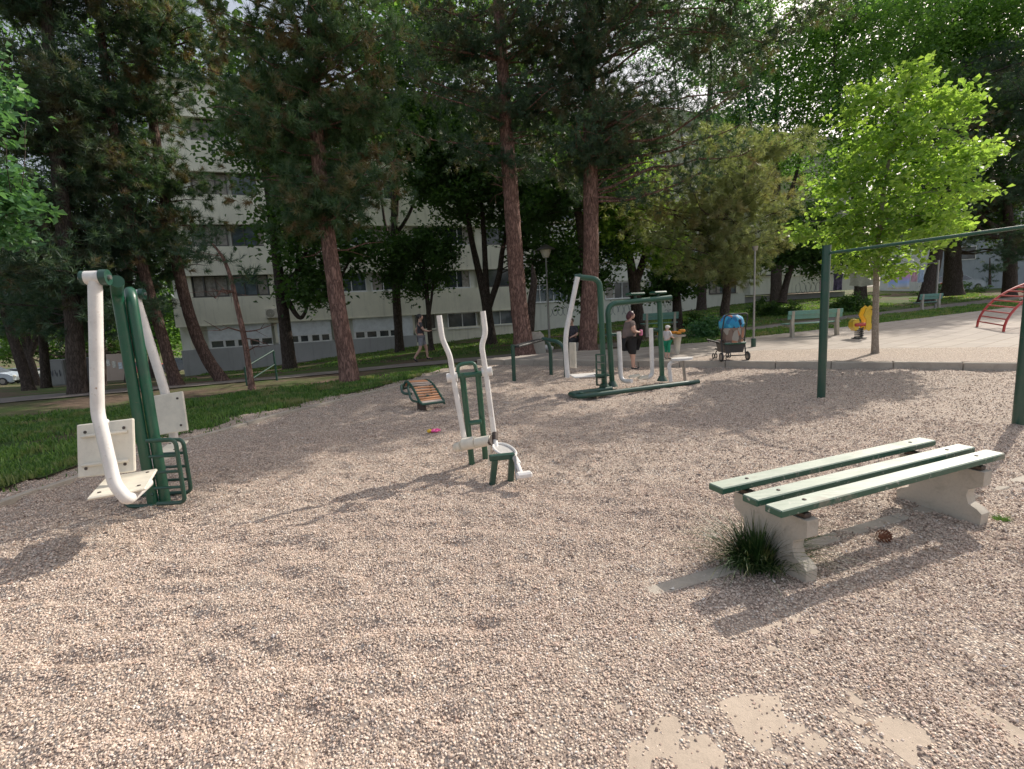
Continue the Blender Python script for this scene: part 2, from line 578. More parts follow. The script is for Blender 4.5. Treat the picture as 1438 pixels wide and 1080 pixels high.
def m_bed(scale=75., name='gravel_bed'):
    m = NT(name); v = m.geo()
    vo = m.n('ShaderNodeTexVoronoi'); vo.inputs['Scale'].default_value = scale; vo.inputs['Randomness'].default_value = 1
    m.l(v, vo.inputs['Vector'])
    sep = m.n('ShaderNodeSeparateColor'); m.l(vo.outputs['Color'], sep.inputs[0])
    c = m.ramp(sep.outputs[0], [(0., (.24, .18, .14)), (.2, (.48, .37, .30)), (.55, (.68, .54, .43)), (.8, (.77, .64, .52)), (1., (.86, .79, .70))])
    n = m.noise(1.1, 5, .65, v); n4 = m.noise(9, 4, .6, v)
    c = m.mix(m.ramp(n, [(.35, 0.0), (.7, .25)]), c, (.56, .43, .34))
    c = m.mix(m.ramp(n4, [(.62, 0.0), (.75, .4)]), c, (.28, .21, .17))
    dk = m.ramp(vo.outputs['Distance'], [(.35, 0.0), (.62, .75)])
    c = m.mix(dk, c, (.17, .13, .11))
    h = m.ramp(vo.outputs['Distance'], [(0., 1.0), (.6, 0.0)])
    return m.end(m.bsdf(c, .85, m.bump(h, .9, .012), spec=.2))


def m_pebble():
    m = NT('pebbles'); at_ = m.n('ShaderNodeAttribute', attribute_name='tint')
    v = m.geo()
    c = m.ramp(at_.outputs['Fac'], [(0., (.13, .09, .075)), (.12, (.34, .25, .20)), (.28, (.52, .40, .32)), (.6, (.70, .56, .46)), (.8, (.80, .67, .57)), (.93, (.74, .50, .38)), (1., (.88, .83, .78))])
    n = m.noise(.9, 4, .6, v)
    c = m.mix(m.ramp(n, [(.4, 0.0), (.75, .2)]), c, (.56, .44, .35))
    n2 = m.noise(160, 3, .7, v)
    c = m.mix(m.ramp(n2, [(.3, .35), (.55, 0.0)]), c, (.2, .15, .13))
    return m.end(m.bsdf(c, .75, spec=.25))


def build_ground():
    # terrain to the horizon
    r = np.concatenate([[0], np.geomspace(2, 600, 70)]); th = np.linspace(0, 2 * np.pi, 181)[:-1]
    V = [(0, 0, -.05)]
    for rr in r[1:]:
        x = rr * np.sin(th); y = rr * np.cos(th)
        z = terr(x, np.minimum(y, 75)) - .012 + (vnoise(x, y, 3.) - .5) * .02
        z = np.where((rr < 11) | inpoly(x, y, play), -.06, z)
        z = np.minimum(z, np.where(y > 0, 9, -.06))
        V += list(zip(x, y, z))
    n = len(th); F = []
    for i in range(len(r) - 2):
        for k in range(n):
            a = 1 + i * n; b = a + n; k2 = (k + 1) % n
            F.append((a + k, a + k2, b + k2, b + k))
    V = np.array(V); F = np.array(F)
    tag(bulk('ground', V, F, m_ground(), smooth=True), kind='structure')
    # gravel bed: fine near, coarse far
    near = [(-5.9, -1), (-5.25, 3), (-5.2, 4.8), (-4.93, 6.84), (-4.85, 7.1), (7.5, 7.1), (7.5, -1)]
    bed = m_bed()
    def zz(x, y): return bedz(x, y)
    # one polar-ish sheet with finer rings close by
    rr = np.geomspace(.5, 24, 420); tt = np.radians(np.linspace(-112, 112, 560))
    g1, g2 = np.meshgrid(rr, tt, indexing='ij'); X = g1 * np.sin(g2); Y = g1 * np.cos(g2)
    Z = bedz(X, Y)
    idx = np.arange(X.size).reshape(X.shape)
    cx = (X[:-1, :-1] + X[1:, 1:]) / 2; cy = (Y[:-1, :-1] + Y[1:, 1:]) / 2
    F = np.stack([idx[:-1, :-1], idx[:-1, 1:], idx[1:, 1:], idx[1:, :-1]], -1)[inpoly(cx, cy, play)]
    used = np.unique(F); mp = np.zeros(X.size, int); mp[used] = np.arange(len(used))
    V = np.stack([X.ravel(), Y.ravel(), Z.ravel()], -1)[used]
    tag(bulk('gravel_bed', V, mp[F][:, ::-1], bed, smooth=True), kind='structure')
    return bed


BED = build_ground()


def pebbles():
    ico_v = []
    ph = (1 + 5 ** .5) / 2
    for a, b in ((1, ph), (-1, ph), (1, -ph), (-1, -ph)): ico_v += [(0, a, b), (a, b, 0), (b, 0, a)]
    ico_v = np.array(ico_v); ico_v /= np.linalg.norm(ico_v[0])
    # hull faces of the icosahedron
    d = np.linalg.norm(ico_v[:, None] - ico_v[None], axis=2); e = d[d > .01].min() * 1.01
    fs = []
    for i in range(12):
        for j in range(i + 1, 12):
            for k in range(j + 1, 12):
                if d[i, j] < e and d[j, k] < e and d[i, k] < e:
                    n = np.cross(ico_v[j] - ico_v[i], ico_v[k] - ico_v[i])
                    fs.append((i, j, k) if n @ ico_v[i] > 0 else (i, k, j))
    ico_f = np.array(fs)
    oct_v = np.array([(1, 0, 0), (-1, 0, 0), (0, 1, 0), (0, -1, 0), (0, 0, 1), (0, 0, -1)], float)
    oct_f = np.array([(0, 2, 4), (2, 1, 4), (1, 3, 4), (3, 0, 4), (0, 3, 5), (3, 1, 5), (1, 2, 5), (2, 0, 5)])
    Vs, Fs, Ts = [], [], []; base = 0
    for (r0, r1, dens, bv, bf, sz) in ((.9, 2.4, 15500, ico_v, ico_f, .62), (2.4, 4.2, 9500, oct_v, oct_f, .78), (4.2, 7.5, 3300, oct_v, oct_f, 1.0), (7.5, 12.5, 800, oct_v, oct_f, 1.3)):
        half = math.radians(58)
        area = half * (r1 ** 2 - r0 ** 2); N = int(area * dens)
        r = np.sqrt(rng.uniform(r0 ** 2, r1 ** 2, N)); th = rng.uniform(-half, half, N)
        x = r * np.sin(th); y = r * np.cos(th)
        keep = inpoly(x, y, play); sm = slabmask(x, y)
        keep &= rng.random(N) > np.clip((sm + .14) * 4.5, 0, .90)
        cl = vnoise(x + 17, y + 4, .16)
        keep &= rng.random(N) < .40 + cl * 1.0
        x, y = x[keep], y[keep]; N = len(x)
        s = rng.lognormal(-5.25, .28, N) * sz * 1.08; s = np.clip(s, .0028, .011)
        sc = np.stack([s * rng.uniform(.9, 1.5, N), s, s * rng.uniform(.55, .9, N)], -1)
        q = unit(N); ang = rng.uniform(0, 6.28, N)
        # rotation: yaw + slight tilt
        ca, sa = np.cos(ang), np.sin(ang)
        P = bv[None] * sc[:, None] * (1 + rng.normal(0, .10, (N, len(bv), 1)))
        Px = P[..., 0] * ca[:, None] - P[..., 1] * sa[:, None]; Py = P[..., 0] * sa[:, None] + P[..., 1] * ca[:, None]
        tx = rng.normal(0, .35, N)[:, None]; ty = rng.normal(0, .35, N)[:, None]
        Pz = P[..., 2] + Px * tx + Py * ty
        z = bedz(x, y) + s * .38 + rng.uniform(-.3, .55, N) * s
        V = np.stack([Px + x[:, None], Py + y[:, None], Pz + z[:, None]], -1).reshape(-1, 3)
        F = (bf[None] + (np.arange(N) * len(bv))[:, None, None]).reshape(-1, 3) + base
        base += len(V)
        Vs.append(V); Fs.append(F); Ts.append(np.repeat(rng.random(N), len(bf)))
    o = bulk('gravel', np.concatenate(Vs), np.concatenate(Fs), m_pebble(), tint=np.concatenate(Ts))
    tag(o, 'loose beige and brown gravel pebbles covering the play area', 'gravel', kind='stuff')


pebbles()


def slabs():
    # concrete paving slabs under the thin gravel, and long edging strips
    tbl = [(a, b) for a in range(-1, 3) for b in range(0, 4)]
    ang = R(20.4); ax = np.array([math.cos(ang), math.sin(ang)]); ay = np.array([-ax[1], ax[0]])
    o0 = np.array([.98, 2.06])
    mb = MB()
    for i in (-2, -1, 0):
        for j in (-4, -3, -2, -1):
            if i == 0 and j < -2: continue
            c = o0 + ax * (i * .5 + .25) + ay * (j * .5 + .25)
            mb.box((c[0], c[1], -.005), (.488, .488, .032 + .002 * random.random()),
                   (np.array([*ax, 0]), np.array([*ay, 0]), np.array([0, 0, 1.])), .004)
    tag(mb.build('paving_slabs', M['slab']), kind='structure')
    mb = MB()
    A = np.array([.62, 2.42]); B = np.array([7.5, 5.0]); D = norm(B - A); L = np.linalg.norm(B - A); n = int(L / 1.0)
    for i in range(n):
        c = A + D * (i + .5) * (L / n)
        mb.box((c[0], c[1], -.01), (L / n - .012, .09, .054), (np.array([*D, 0]), np.array([-D[1], D[0], 0]), np.array([0, 0, 1.])), .006)
    tag(mb.build('edging_strip', M['kerb']), kind='structure')
    mb = MB(); P = [np.array([x + .28, y]) for x, y in left_edge[1:]]
    for a, b in zip(P[:-1], P[1:]):
        D = norm(b - a); L = np.linalg.norm(b - a); n = max(1, round(L))
        for i in range(n):
            c = a + D * (i + .5) * L / n
            mb.box((c[0], c[1], -.0), (L / n - .01, .085, .105 if i % 3 else .08), (np.array([*D, 0]), np.array([-D[1], D[0], 0]), np.array([0, 0, 1.])), .006)
    tag(mb.build('lawn_edging', M['kerb']), kind='structure')


slabs()

# ------------------------------------------------------------------ pavement, kerb, path, lawns
PZ = .15


def pavz(x, y):
    """height of the raised pavement"""
    return PZ + terr(x, y)


def m_paving():
    m = NT('paving_tiles'); v = m.geo()
    rot = m.n('ShaderNodeMapping'); rot.inputs['Rotation'].default_value = (0, 0, math.atan2(KD[1], KD[0])); m.l(v, rot.inputs[0])
    br = m.n('ShaderNodeTexBrick'); br.offset = 0; br.inputs['Scale'].default_value = 1
    br.inputs['Brick Width'].default_value = .5; br.inputs['Row Height'].default_value = .5
    br.inputs['Mortar Size'].default_value = .012; br.inputs['Bias'].default_value = 0
    br.inputs['Color1'].default_value = (.37, .32, .28, 1); br.inputs['Color2'].default_value = (.44, .38, .33, 1); br.inputs['Mortar'].default_value = (.16, .13, .1, 1)
    m.l(rot.outputs[0], br.inputs['Vector'])
    n = m.noise(1.2, 6, .7, v); n2 = m.noise(60, 4, .7, v)
    c = m.mix(m.ramp(n, [(.4, 0.0), (.75, .6)]), br.outputs[0], (.30, .25, .2))
    c = m.mix(m.ramp(n2, [(.3, .4), (.5, 0.0)]), c, (.2, .16, .13))
    return m.end(m.bsdf(c, .85, m.bump(n2, .3, .004), spec=.25))


def m_asphalt(name='path_asphalt', c=(.22, .19, .17)):
    m = NT(name); v = m.geo(); n = m.noise(1.5, 5, .7, v); n2 = m.noise(90, 3, .7, v)
    a = m.mix(m.ramp(n, [(.3, 0.0), (.7, 1.0)]), tuple(x * .75 for x in c), tuple(x * 1.2 for x in c))
    a = m.mix(m.ramp(n2, [(.35, .5), (.6, 0.0)]), a, tuple(x * .4 for x in c))
    return m.end(m.bsdf(a, .9, m.bump(n2, .4, .01), spec=.2))


def strip(name, pts, w, zf, mat, n=8, lift=0.0):
    P = [np.array(p[:2], float) for p in pts]; Q = []
    for i in range(len(P) - 1):
        p0 = P[max(i - 1, 0)]; p1 = P[i]; p2 = P[i + 1]; p3 = P[min(i + 2, len(P) - 1)]
        for k in range(n):
            t = k / n
            Q.append(.5 * ((2 * p1) + (-p0 + p2) * t + (2 * p0 - 5 * p1 + 4 * p2 - p3) * t * t + (-p0 + 3 * p1 - 3 * p2 + p3) * t ** 3))
    Q.append(P[-1]); V = []; F = []; m = 5
    for i, q in enumerate(Q):
        t = norm(Q[min(i + 1, len(Q) - 1)] - Q[max(i - 1, 0)]); nn = np.array([-t[1], t[0]])
        for j in range(m):
            p = q + nn * w * (j / (m - 1) - .5) * (1 + .06 * math.sin(i * 1.7 + j)); V.append((p[0], p[1], float(zf(p[0], p[1])) + lift))
    for i in range(len(Q) - 1):
        for j in range(m - 1):
            F.append((i * m + j, (i + 1) * m + j, (i + 1) * m + j + 1, i * m + j + 1))
    return tag(bulk(name, np.array(V), np.array(F), mat, smooth=True), kind='structure'), Q


def kerb_and_pavement():
    mb = MB(); L = np.linalg.norm(K1 - K0); n = int(L)
    for i in range(n):
        c = K0 + KD * (i + .5) * L / n
        z = float(terr(*c))
        j = random.uniform(-.004, .004)
        mb.box((c[0], c[1], z + .055 + j), (L / n - .012, .13, .21), (np.array([*KD, 0]), np.array([*KN, 0]), np.array([0, 0, 1.])), .012)
    tag(mb.build('kerb', M['kerb']), kind='structure')
    nb = -KN if KN[1] < 0 else KN
    a = K0 + nb * .06; b = K1 + nb * .06
    far = [G(1500, 418, PZ)[:2], G(1430, 430, PZ)[:2], G(1300, 446, PZ)[:2], G(1150, 463, PZ)[:2], G(1000, 480, PZ)[:2], G(900, 488, PZ)[:2], G(790, 494, PZ)[:2]]
    poly = [tuple(a), tuple(b), (36, 6), (40, 20)] + [tuple(p) for p in far]
    sheet('pavement', poly, pavz, .12, m_paving())
    # gravel patch in the pavement beside the kerb
    gp = [G(1075, 492, PZ)[:2], G(1235, 490, PZ)[:2], G(1430, 488, PZ)[:2], G(1520, 487, PZ)[:2], a + KD * 16, a + KD * 5.7]
    gp = [tuple(p) for p in gp]
    sheet('gravel_patch', gp, pavz, .1, m_bed(60, 'patch_gravel'), lift=.012)
    return far


PAVFAR = kerb_and_pavement()

path_pts = [G(-260, 590)[:2], G(0, 563)[:2], G(240, 543)[:2], G(540, 516)[:2], G(720, 500)[:2], G(880, 483)[:2], G(1058, 463)[:2], G(1250, 440)[:2], G(1430, 419)[:2], G(1600, 402)[:2]]
strip('path', path_pts, 1.5, terr, m_asphalt(), lift=.012)


def grass(name, poly, n, hgt, mat, label, zf=terr, w=.006, taper=None, keepf=None):
    P = np.array([p[:2] for p in poly]); lo, hi = P.min(0), P.max(0)
    x = rng.uniform(lo[0], hi[0], n); y = rng.uniform(lo[1], hi[1], n)
    k = inpoly(x, y, poly) & (rng.random(n) < np.clip(vnoise(x, y, .7) * 1.3 + vnoise(x, y, .2) * .8 - .45, 0.04, 1))
    if keepf is not None: k &= keepf(x, y)
    x, y = x[k], y[k]; n = len(x)
    dist = np.hypot(x, y); ww = w * np.clip(dist / 6, 1, 4)
    a = rng.uniform(0, 6.28, n); h = hgt * rng.uniform(.4, 1.3, n) * (.6 + .8 * vnoise(x + 3, y, .5)); b = rng.uniform(.1, .7, n)
    ld = rng.uniform(0, 6.28, n)
    z = zf(x, y)
    c, s = np.cos(a) * ww, np.sin(a) * ww
    lx, ly = np.cos(ld) * b * h, np.sin(ld) * b * h
    V = np.stack([np.stack([x - c, y - s, z], -1), np.stack([x + c, y + s, z], -1),
                  np.stack([x + lx * .35 + c * .7, y + ly * .35 + s * .7, z + h * .6], -1), np.stack([x + lx * .35 - c * .7, y + ly * .35 - s * .7, z + h * .6], -1),
                  np.stack([x + lx, y + ly, z + h * (1 - .3 * b)], -1)], 1).reshape(-1, 3)
    i = np.arange(n)[:, None] * 5
    F = np.concatenate([i + np.array([[0, 1, 2]]), i + np.array([[0, 2, 3]]), i + np.array([[3, 2, 4]])])
    o = bulk(name, V, F, mat, tint=np.tile(rng.random(n), 3))
    return tag(o, label, 'grass', kind='stuff')


def m_lawn():
    m = NT('lawn_ground'); v = m.geo()
    n1 = m.noise(.8, 5, .6, v); n3 = m.noise(30, 4, .7, v)
    g = m.mix(m.ramp(n3, [(.3, 0.0), (.7, 1.0)]), (.02, .04, .012), (.06, .10, .025))
    a = m.mix(m.ramp(n1, [(.5, 0.0), (.66, .8)]), g, (.11, .08, .055))
    return m.end(m.bsdf(a, .95, m.bump(n3, .6, .03), spec=.1))


def lawns():
    ml = m_lawn()
    near = [(x - .25, y) for x, y in left_edge[1:]]
    far = [G(650, 511)[:2], G(540, 529)[:2], G(380, 548)[:2], G(240, 566)[:2], G(0, 590)[:2], (-16, 7), (-14, 0)]
    poly = near + [tuple(p) for p in far]
    zf = lambda x, y: terr(x, y) + .015 + (vnoise(x, y, 1.2) - .5) * .04
    sheet('lawn', poly, zf, .12, ml)
    grass('lawn_grass', poly, 420000, .085, M['grass'], 'green grass of the lawn left of the gravel', zf,
          keepf=lambda x, y: (y < 22) & (x > -16))
    # tufts spilling over the edge onto the gravel
    e = [(x - .5, y) for x, y in left_edge[2:]] + [(x + .14, y) for x, y in left_edge[2:]][::-1]
    grass('edge_grass', [(a, b) for a, b in e], 9000, .06, M['grass'], 'sparse grass tufts creeping over the edging onto the gravel', lambda x, y: bedz(x, y),
          keepf=lambda x, y: vnoise(x + 9, y + 2, .35) > .52)
    # narrow grass strip behind pavement
    p2 = [tuple(p) for p in PAVFAR[1:]] + [tuple(G(790, 490)[:2]), tuple(G(900, 478)[:2]), tuple(G(1058, 468)[:2]), tuple(G(1250, 445)[:2]), tuple(G(1430, 424)[:2])]
    p2 = [tuple(G(1430, 430, PZ)[:2]), tuple(G(1300, 446, PZ)[:2]), tuple(G(1150, 463, PZ)[:2]), tuple(G(1000, 479, PZ)[:2]), tuple(G(880, 489, PZ)[:2]),
          tuple(G(880, 485)[:2]), tuple(G(1058, 468)[:2]), tuple(G(1250, 445)[:2]), tuple(G(1430, 424)[:2])]
    zp = lambda x, y: terr(x, y) + .10
    sheet('verge', p2, zp, .15, ml)
    grass('verge_grass', p2, 160000, .09, M['grass'], 'strip of green grass between the pavement and the path', zp)
    # bank up to the building
    p3 = [tuple(G(240, 537)[:2]), tuple(G(540, 508)[:2]), tuple(G(720, 493)[:2]), tuple(G(880, 478)[:2]), tuple(G(1058, 457)[:2]), tuple(G(1250, 436)[:2]), tuple(G(1430, 414)[:2]),
          (40, 48), (20, 41), (0, 33.9), (-17.5, 27.6)]
    grass('bank_grass', p3, 330000, .10, M['grass'], 'shaded and sunlit grass on the bank below the apartment block', lambda x, y: terr(x, y) - .03, w=.008,
          keepf=lambda x, y: vnoise(x, y, 2.4) > .36)


lawns()

# ================================================================== BUILDING
BD = np.array([math.cos(R(20)), math.sin(R(20)), 0.0]); BN = np.array([BD[1], -BD[0], 0.0])   # BN points to the camera side
BO = np.array([0, 34.3, 0.0]); ZU = np.array([0, 0, 1.0]); BAX = (BD, BN, ZU)


def bu(px, py=400):
    r = ray(px, py); t = ((BO - CAM) @ BN) / (r @ BN); return float((CAM + r * t - BO) @ BD)


def bp(u, out, z): return BO + BD * u + BN * out + ZU * z


def m_render(name, c, vs=.0):
    m = NT(name); v = m.geo(); n = m.noise(.5, 6, .65, v); n2 = m.noise(50, 3, .6, v)
    v2 = m.mapping(v, (3, 3, .25)); n3 = m.noise(1.6, 5, .7, v2)
    a = m.mix(m.ramp(n, [(.3, 0.0), (.7, 1.0)]), tuple(x * .82 for x in c), tuple(min(1, x * 1.06) for x in c))
    a = m.mix(m.ramp(n3, [(.52, 0.0), (.75, .45)]), a, tuple(x * .45 for x in c))
    return m.end(m.bsdf(a, .9, m.bump(n2, .25, .01), spec=.2))


M['facade'] = m_render('cream_render', (.90, .86, .70))
M['facade_pale'] = m_render('pale_render', (.82, .82, .72))
M['facade_grey'] = m_render('grey_render', (.42, .42, .42))
M['pink'] = m_render('pink_render', (.5, .35, .38))
M['frame'] = paint('window_frame_white', (.85, .85, .83), .5, .25, (.3, .28, .25), 6)
M['frame_dark'] = paint('window_frame_dark', (.10, .09, .08), .5, .25, (.05, .05, .04), 6)
M['shutter'] = paint('shutter_white', (.82, .85, .88), .5, .3, (.3, .3, .28), 3)
M['glass'] = glass_dark('window_glass')
M['glass_b'] = glass_dark('window_glass_pale', (.07, .09, .10))
M['curtain'] = plain('curtain', (.33, .30, .26), .9, .35, 6)
M['graffiti'] = plain('graffiti_paint', (.14, .15, .17), .8, .3, 20)


def window(bld, u0, u1, z0, z1, n=2, out=-.12, fm='frame', transom=0, curtain=None, pale=False):
    """a window with frame and one mesh of panes, optionally with drawn curtains behind"""
    fr = MB(); t = .055
    fr.box(bp((u0 + u1) / 2, out, z0 + t / 2), (u1 - u0, .09, t), BAX); fr.box(bp((u0 + u1) / 2, out, z1 - t / 2), (u1 - u0, .09, t), BAX)
    for i in range(n + 1):
        u = u0 + t / 2 + (u1 - u0 - t) * i / n
        fr.box(bp(u, out + .002, (z0 + z1) / 2), (t if i in (0, n) else t * .8, .085, z1 - z0 - 2 * t), BAX)
    if transom: fr.box(bp((u0 + u1) / 2, out + .005, z0 + (z1 - z0) * transom), (u1 - u0 - 2 * t, .07, t * .8), BAX)
    w = fr.build('window', M[fm], bld, smooth=False)
    g = MB().box(bp((u0 + u1) / 2, out - .05, (z0 + z1) / 2), (u1 - u0 - .02, .012, z1 - z0 - .02), BAX)
    g.build('pane', M['glass_b' if pale else 'glass'], w, smooth=False)
    sl = MB().box(bp((u0 + u1) / 2, out + .10, z0 - .025), (u1 - u0 + .08, .2, .04), BAX)
    sl.build('sill', M[fm], w, smooth=False)
    if curtain:
        c = MB()
        for a, b in curtain:
            k = 14; ua = u0 + (u1 - u0) * a; ub = u0 + (u1 - u0) * b; vs = []; fs = []
            for i in range(k + 1):
                uu = ua + (ub - ua) * i / k; o_ = out - .038 + .006 * (i % 2)
                vs += [bp(uu, o_, z0 + .06), bp(uu, o_, z1 - .06)]
            for i in range(k): fs.append((2 * i, 2 * i + 2, 2 * i + 3, 2 * i + 1))
            c.add(vs, fs)
        c.build('curtain', M['curtain'], w, smooth=False)
    return w


def building():
    b = thing('apartment_building', bp(-5, 0, 0), 'long cream apartment block with banded storeys standing behind the pines', 'building')
    UL, UM, UR, UE = -19.7, 1.55, 21.3, 34.0
    TOP = 14.2
    ub = lambda a, c: (a + c) / 2
    # --- left wing core (recessed by .30), plinth, basement
    w = MB()
    w.box(bp(ub(UL, UM), -5.3, 6.4), (UM - UL, 10, TOP + 2.9), BAX)
    w.build('wall', M['facade_pale'], b, smooth=False)
    pl = MB().box(bp(ub(UL, bu(578)), -.14, -.85), (bu(578) - UL, .32, 2.66), BAX)
    pl.build('plinth', M['facade_grey'], b, smooth=False)
    pl = MB().box(bp(ub(bu(578), UM) + .01, -.14, -.2), (UM - bu(578) - .02, .32, 2.1), BAX)
    pl.build('plinth', M['facade'], b, smooth=False)
    for k in range(5):                    # parapet bands
        z0 = 1.84 + 2.8 * k; z1 = z0 + 1.54 if k < 4 else TOP + .6
        o = MB().box(bp(ub(UL, UM), -.13, (z0 + z1) / 2), (UM - UL + .1, .52, z1 - z0), BAX)
        o.box(bp(ub(UL, UM), .05, z0 - .03), (UM - UL + .14, .22, .06), BAX)
        o.build('parapet_band', M['facade'], b, smooth=False)
    # piers between the window strips
    for px in (262, 383, 468, 576, 676, 738):
        for k in range(-1, 4):
            zz = 4.68 + 2.8 * k
            z0, z1 = (3.38 + 2.8 * k, zz - .065)
            MB().box(bp(bu(px), -.2, (z0 + z1) / 2), (.42, .24, z1 - z0), BAX).build('pier', M['facade'], b, smooth=False)
    # basement shutters with rows of small panes
    for (a, c, ps) in ((292, 382, ((295, 312), (315, 328), (333, 346), (350, 363), (367, 381))),
                       (390, 466, ((393, 404), (408, 418), (422, 432), (438, 448), (452, 462))),
                       (497, 563, ((500, 512), (516, 529), (534, 546), (549, 561)))):
        u0, u1 = bu(a, 470), bu(c, 470)
        s = MB().box(bp(ub(u0, u1), -.05, 1.36), (u1 - u0, .08, .86), BAX)
        for q in range(1, 4): s.box(bp(u0 + (u1 - u0) * q / 4, -.005, 1.36), (.02, .02, .84), BAX)
        s.build('shutter', M['shutter'], b, smooth=False)
        f = MB().box(bp(ub(u0, u1), -.06, .51), (u1 - u0, .1, .07), BAX); f.box(bp(ub(u0, u1), -.06, .92), (u1 - u0, .1, .05), BAX)
        for q in range(len(ps) + 1):
            e0 = u0 if q == 0 else bu(ps[q - 1][1], 470); e1 = u1 if q == len(ps) else bu(ps[q][0], 470)
            if e1 - e0 > .02: f.box(bp(ub(e0, e1), -.058, .72), (e1 - e0, .1, .345), BAX)
        wn = f.build('window', M['frame'], b, smooth=False)
        MB().box(bp(ub(u0, u1), -.1, .72), (u1 - u0 - .02, .012, .4), BAX).build('pane', M['glass'], wn, smooth=False)
    d = MB().box(bp(ub(bu(564, 450), bu(579, 450)), -.04, 1.1), (bu(579, 450) - bu(564, 450), .1, 1.36), BAX)
    d.build('door', M['shutter'], b, smooth=False)
    window(b, bu(583, 450), bu(611, 450), .75, 1.78, 2, -.1, 'frame_dark')
    window(b, bu(629, 450), bu(670, 450), .75, 1.78, 2, -.1, 'frame')
    window(b, bu(684, 450), bu(722, 450), .8, 1.78, 2, -.1, 'frame', pale=True)
    # storeys
    for k in range(4):
        z0 = 3.42 + 2.8 * k; z1 = 4.6 + 2.8 * k; y = 400 - 65 * k
        for (a, c, n, cu, fm, pale) in (
                (268, 319, 3, ((.05, .3), (.36, .97)), 'frame_dark', 0), (324, 377, 3, ((.7, .95),), 'frame_dark', 1), (384, 430, 2, ((.5, .97),), 'frame_dark', 0), (434, 466, 2, None, 'frame', 0),
                (472, 515, 2, None, 'frame', 1), (522, 571, 3, ((.02, .3),), 'frame', 0), (580, 620, 3, ((.35, .65), (.7, .97)), 'frame', 1), (624, 662, 2, ((.7, .97),), 'frame', 0), (684, 722, 2, None, 'frame_dark', 0)):
            if (k + a) % 4 == 3 and k: cu = ((.03, .48), (.52, .97))
            window(b, bu(a, y), bu(c, y), z0, z1, n, -.22, fm, 0, cu, pale)
    dp = MB().tube([bp(UM - .25, .2, .3), bp(UM - .25, .2, TOP)], .06, 8)
    dp.build('downpipe', M['frame'], b)
    # --- middle wing
    w = MB(); w.box(bp(ub(UM, UR) + .02, -5.05, 6.6), (UR - UM, 9.8, TOP + 2.5), BAX)
    w.build('wall', M['facade'], b, smooth=False)
    cl = []      # cladding panels split into joints, openings left free
    seams = [UM + .06, bu(808), bu(868), bu(900), bu(930), bu(955), bu(990), UR]
    op = {0: ((bu(748, 410), bu(806, 410), 2.2, 3.44, 6), (bu(996, 405), bu(1030, 405), 2.35, 3.5, 3), (bu(955, 400), bu(990, 400), 2.3, 3.5, 0), (bu(845), bu(885), 2.2, 3.44, 3), (bu(905), bu(935), 2.3, 3.4, 2)),
          1: ((bu(745, 355), bu(808, 355), 4.98, 6.25, 3), (bu(850), bu(890), 4.98, 6.2, 3), (bu(915), bu(950), 5.0, 6.2, 2), (bu(975), bu(1020), 5.0, 6.2, 3))}
    for k in range(5):
        z = 2.0 + 2.8 * k
        pn = MB()
        pn.box(bp(ub(UM, UR) + .05, -.06, z + 2.05 if k else 2.0 + 2.14), (UR - UM - .1, .22, 1.42 if k else 1.33), BAX)
        for u in seams[1:-1]: pn.box(bp(u, .056, z + 2.05), (.03, .012, 1.3), BAX)
        pn.build('parapet_band', M['facade_pale'], b, smooth=False)
        pn = MB().box(bp(ub(UM, UR) + .05, .0, z + 2.79), (UR - UM, .12, .07), BAX)
        pn.build('drip_ledge', M['facade'], b, smooth=False)
    pn = MB().box(bp(ub(UM, UR) + .05, -.06, .7), (UR - UM - .1, .22, 2.9), BAX)
    pn.build('plinth', M['facade_pale'], b, smooth=False)
    for k in range(5):
        z0, z1 = (2.2, 3.44) if k == 0 else (2.18 + 2.8 * k, 3.42 + 2.8 * k)
        y = [410, 355, 298, 240, 180][k]
        for i, (a, c, n) in enumerate(((748, 806, 6), (850, 886, 3), (908, 940, 2), (955, 990, 0), (997, 1034, 4))):
            if n == 0:
                u0, u1 = bu(a, y), bu(c, y); s = MB().box(bp(ub(u0, u1), -.06, (z0 + z1) / 2), (u1 - u0, .1, z1 - z0), BAX)
                for q in range(1, 10): s.box(bp(ub(u0, u1), -.005, z0 + (z1 - z0) * q / 10), (u1 - u0 - .02, .015, .02), BAX)
                s.build('shutter', M['shutter'], b, smooth=False); continue
            if i == 0 and k in (2, 4):       # loggia
                u0, u1 = bu(a, y), bu(c, y)
                lg = MB(); lg.box(bp(ub(u0, u1), -.1, z1 + .08), (u1 - u0 + .3, .5, .1), BAX)
                for uu in (u0 - .1, u1 + .1): lg.box(bp(uu, -.02, (z0 + z1) / 2), (.14, .34, z1 - z0 + .1), BAX)
                lg.build('loggia', M['facade'], b, smooth=False)
                window(b, u0 + (u1 - u0) * .45, u1 - .1, z0 + .1, z1 - .15, 2, -.1, 'frame', 0, None, True); continue
            window(b, bu(a, y), bu(c, y), z0, z1, n, -.07, 'frame_dark' if i == 4 else 'frame', .72 if (i == 0 and k == 0) or i == 4 else 0, ((.05, .4),) if (i + k) % 3 == 1 else None, (i + k) % 2 == 0)
    # --- right wing, raised over a dark gap
    w = MB(); w.box(bp(ub(UR, UE) + .03, -4.0, 8.3), (UE - UR, 9.2, TOP - 1.5), BAX)
    w.build('wall', M['facade_pale'], b, smooth=False)
    w = MB(); w.box(bp(ub(UR, UE), -4.6, .6), (UE - UR - .4, 8.6, 2.5), BAX)
    w.build('undercroft', M['facade_grey'], b, smooth=False)
    pn = MB()
    for k in range(5): pn.box(bp(ub(UR, UE) + .03, .64, 3.38 + 2.8 * k), (UE - UR, .1, .07), BAX)
    for px in (1096, 1131, 1165, 1200): pn.box(bp(bu(px), .61, 2.68), (.03, .03, 1.3), BAX)
    pn.build('ledge', M['facade'], b, smooth=False)
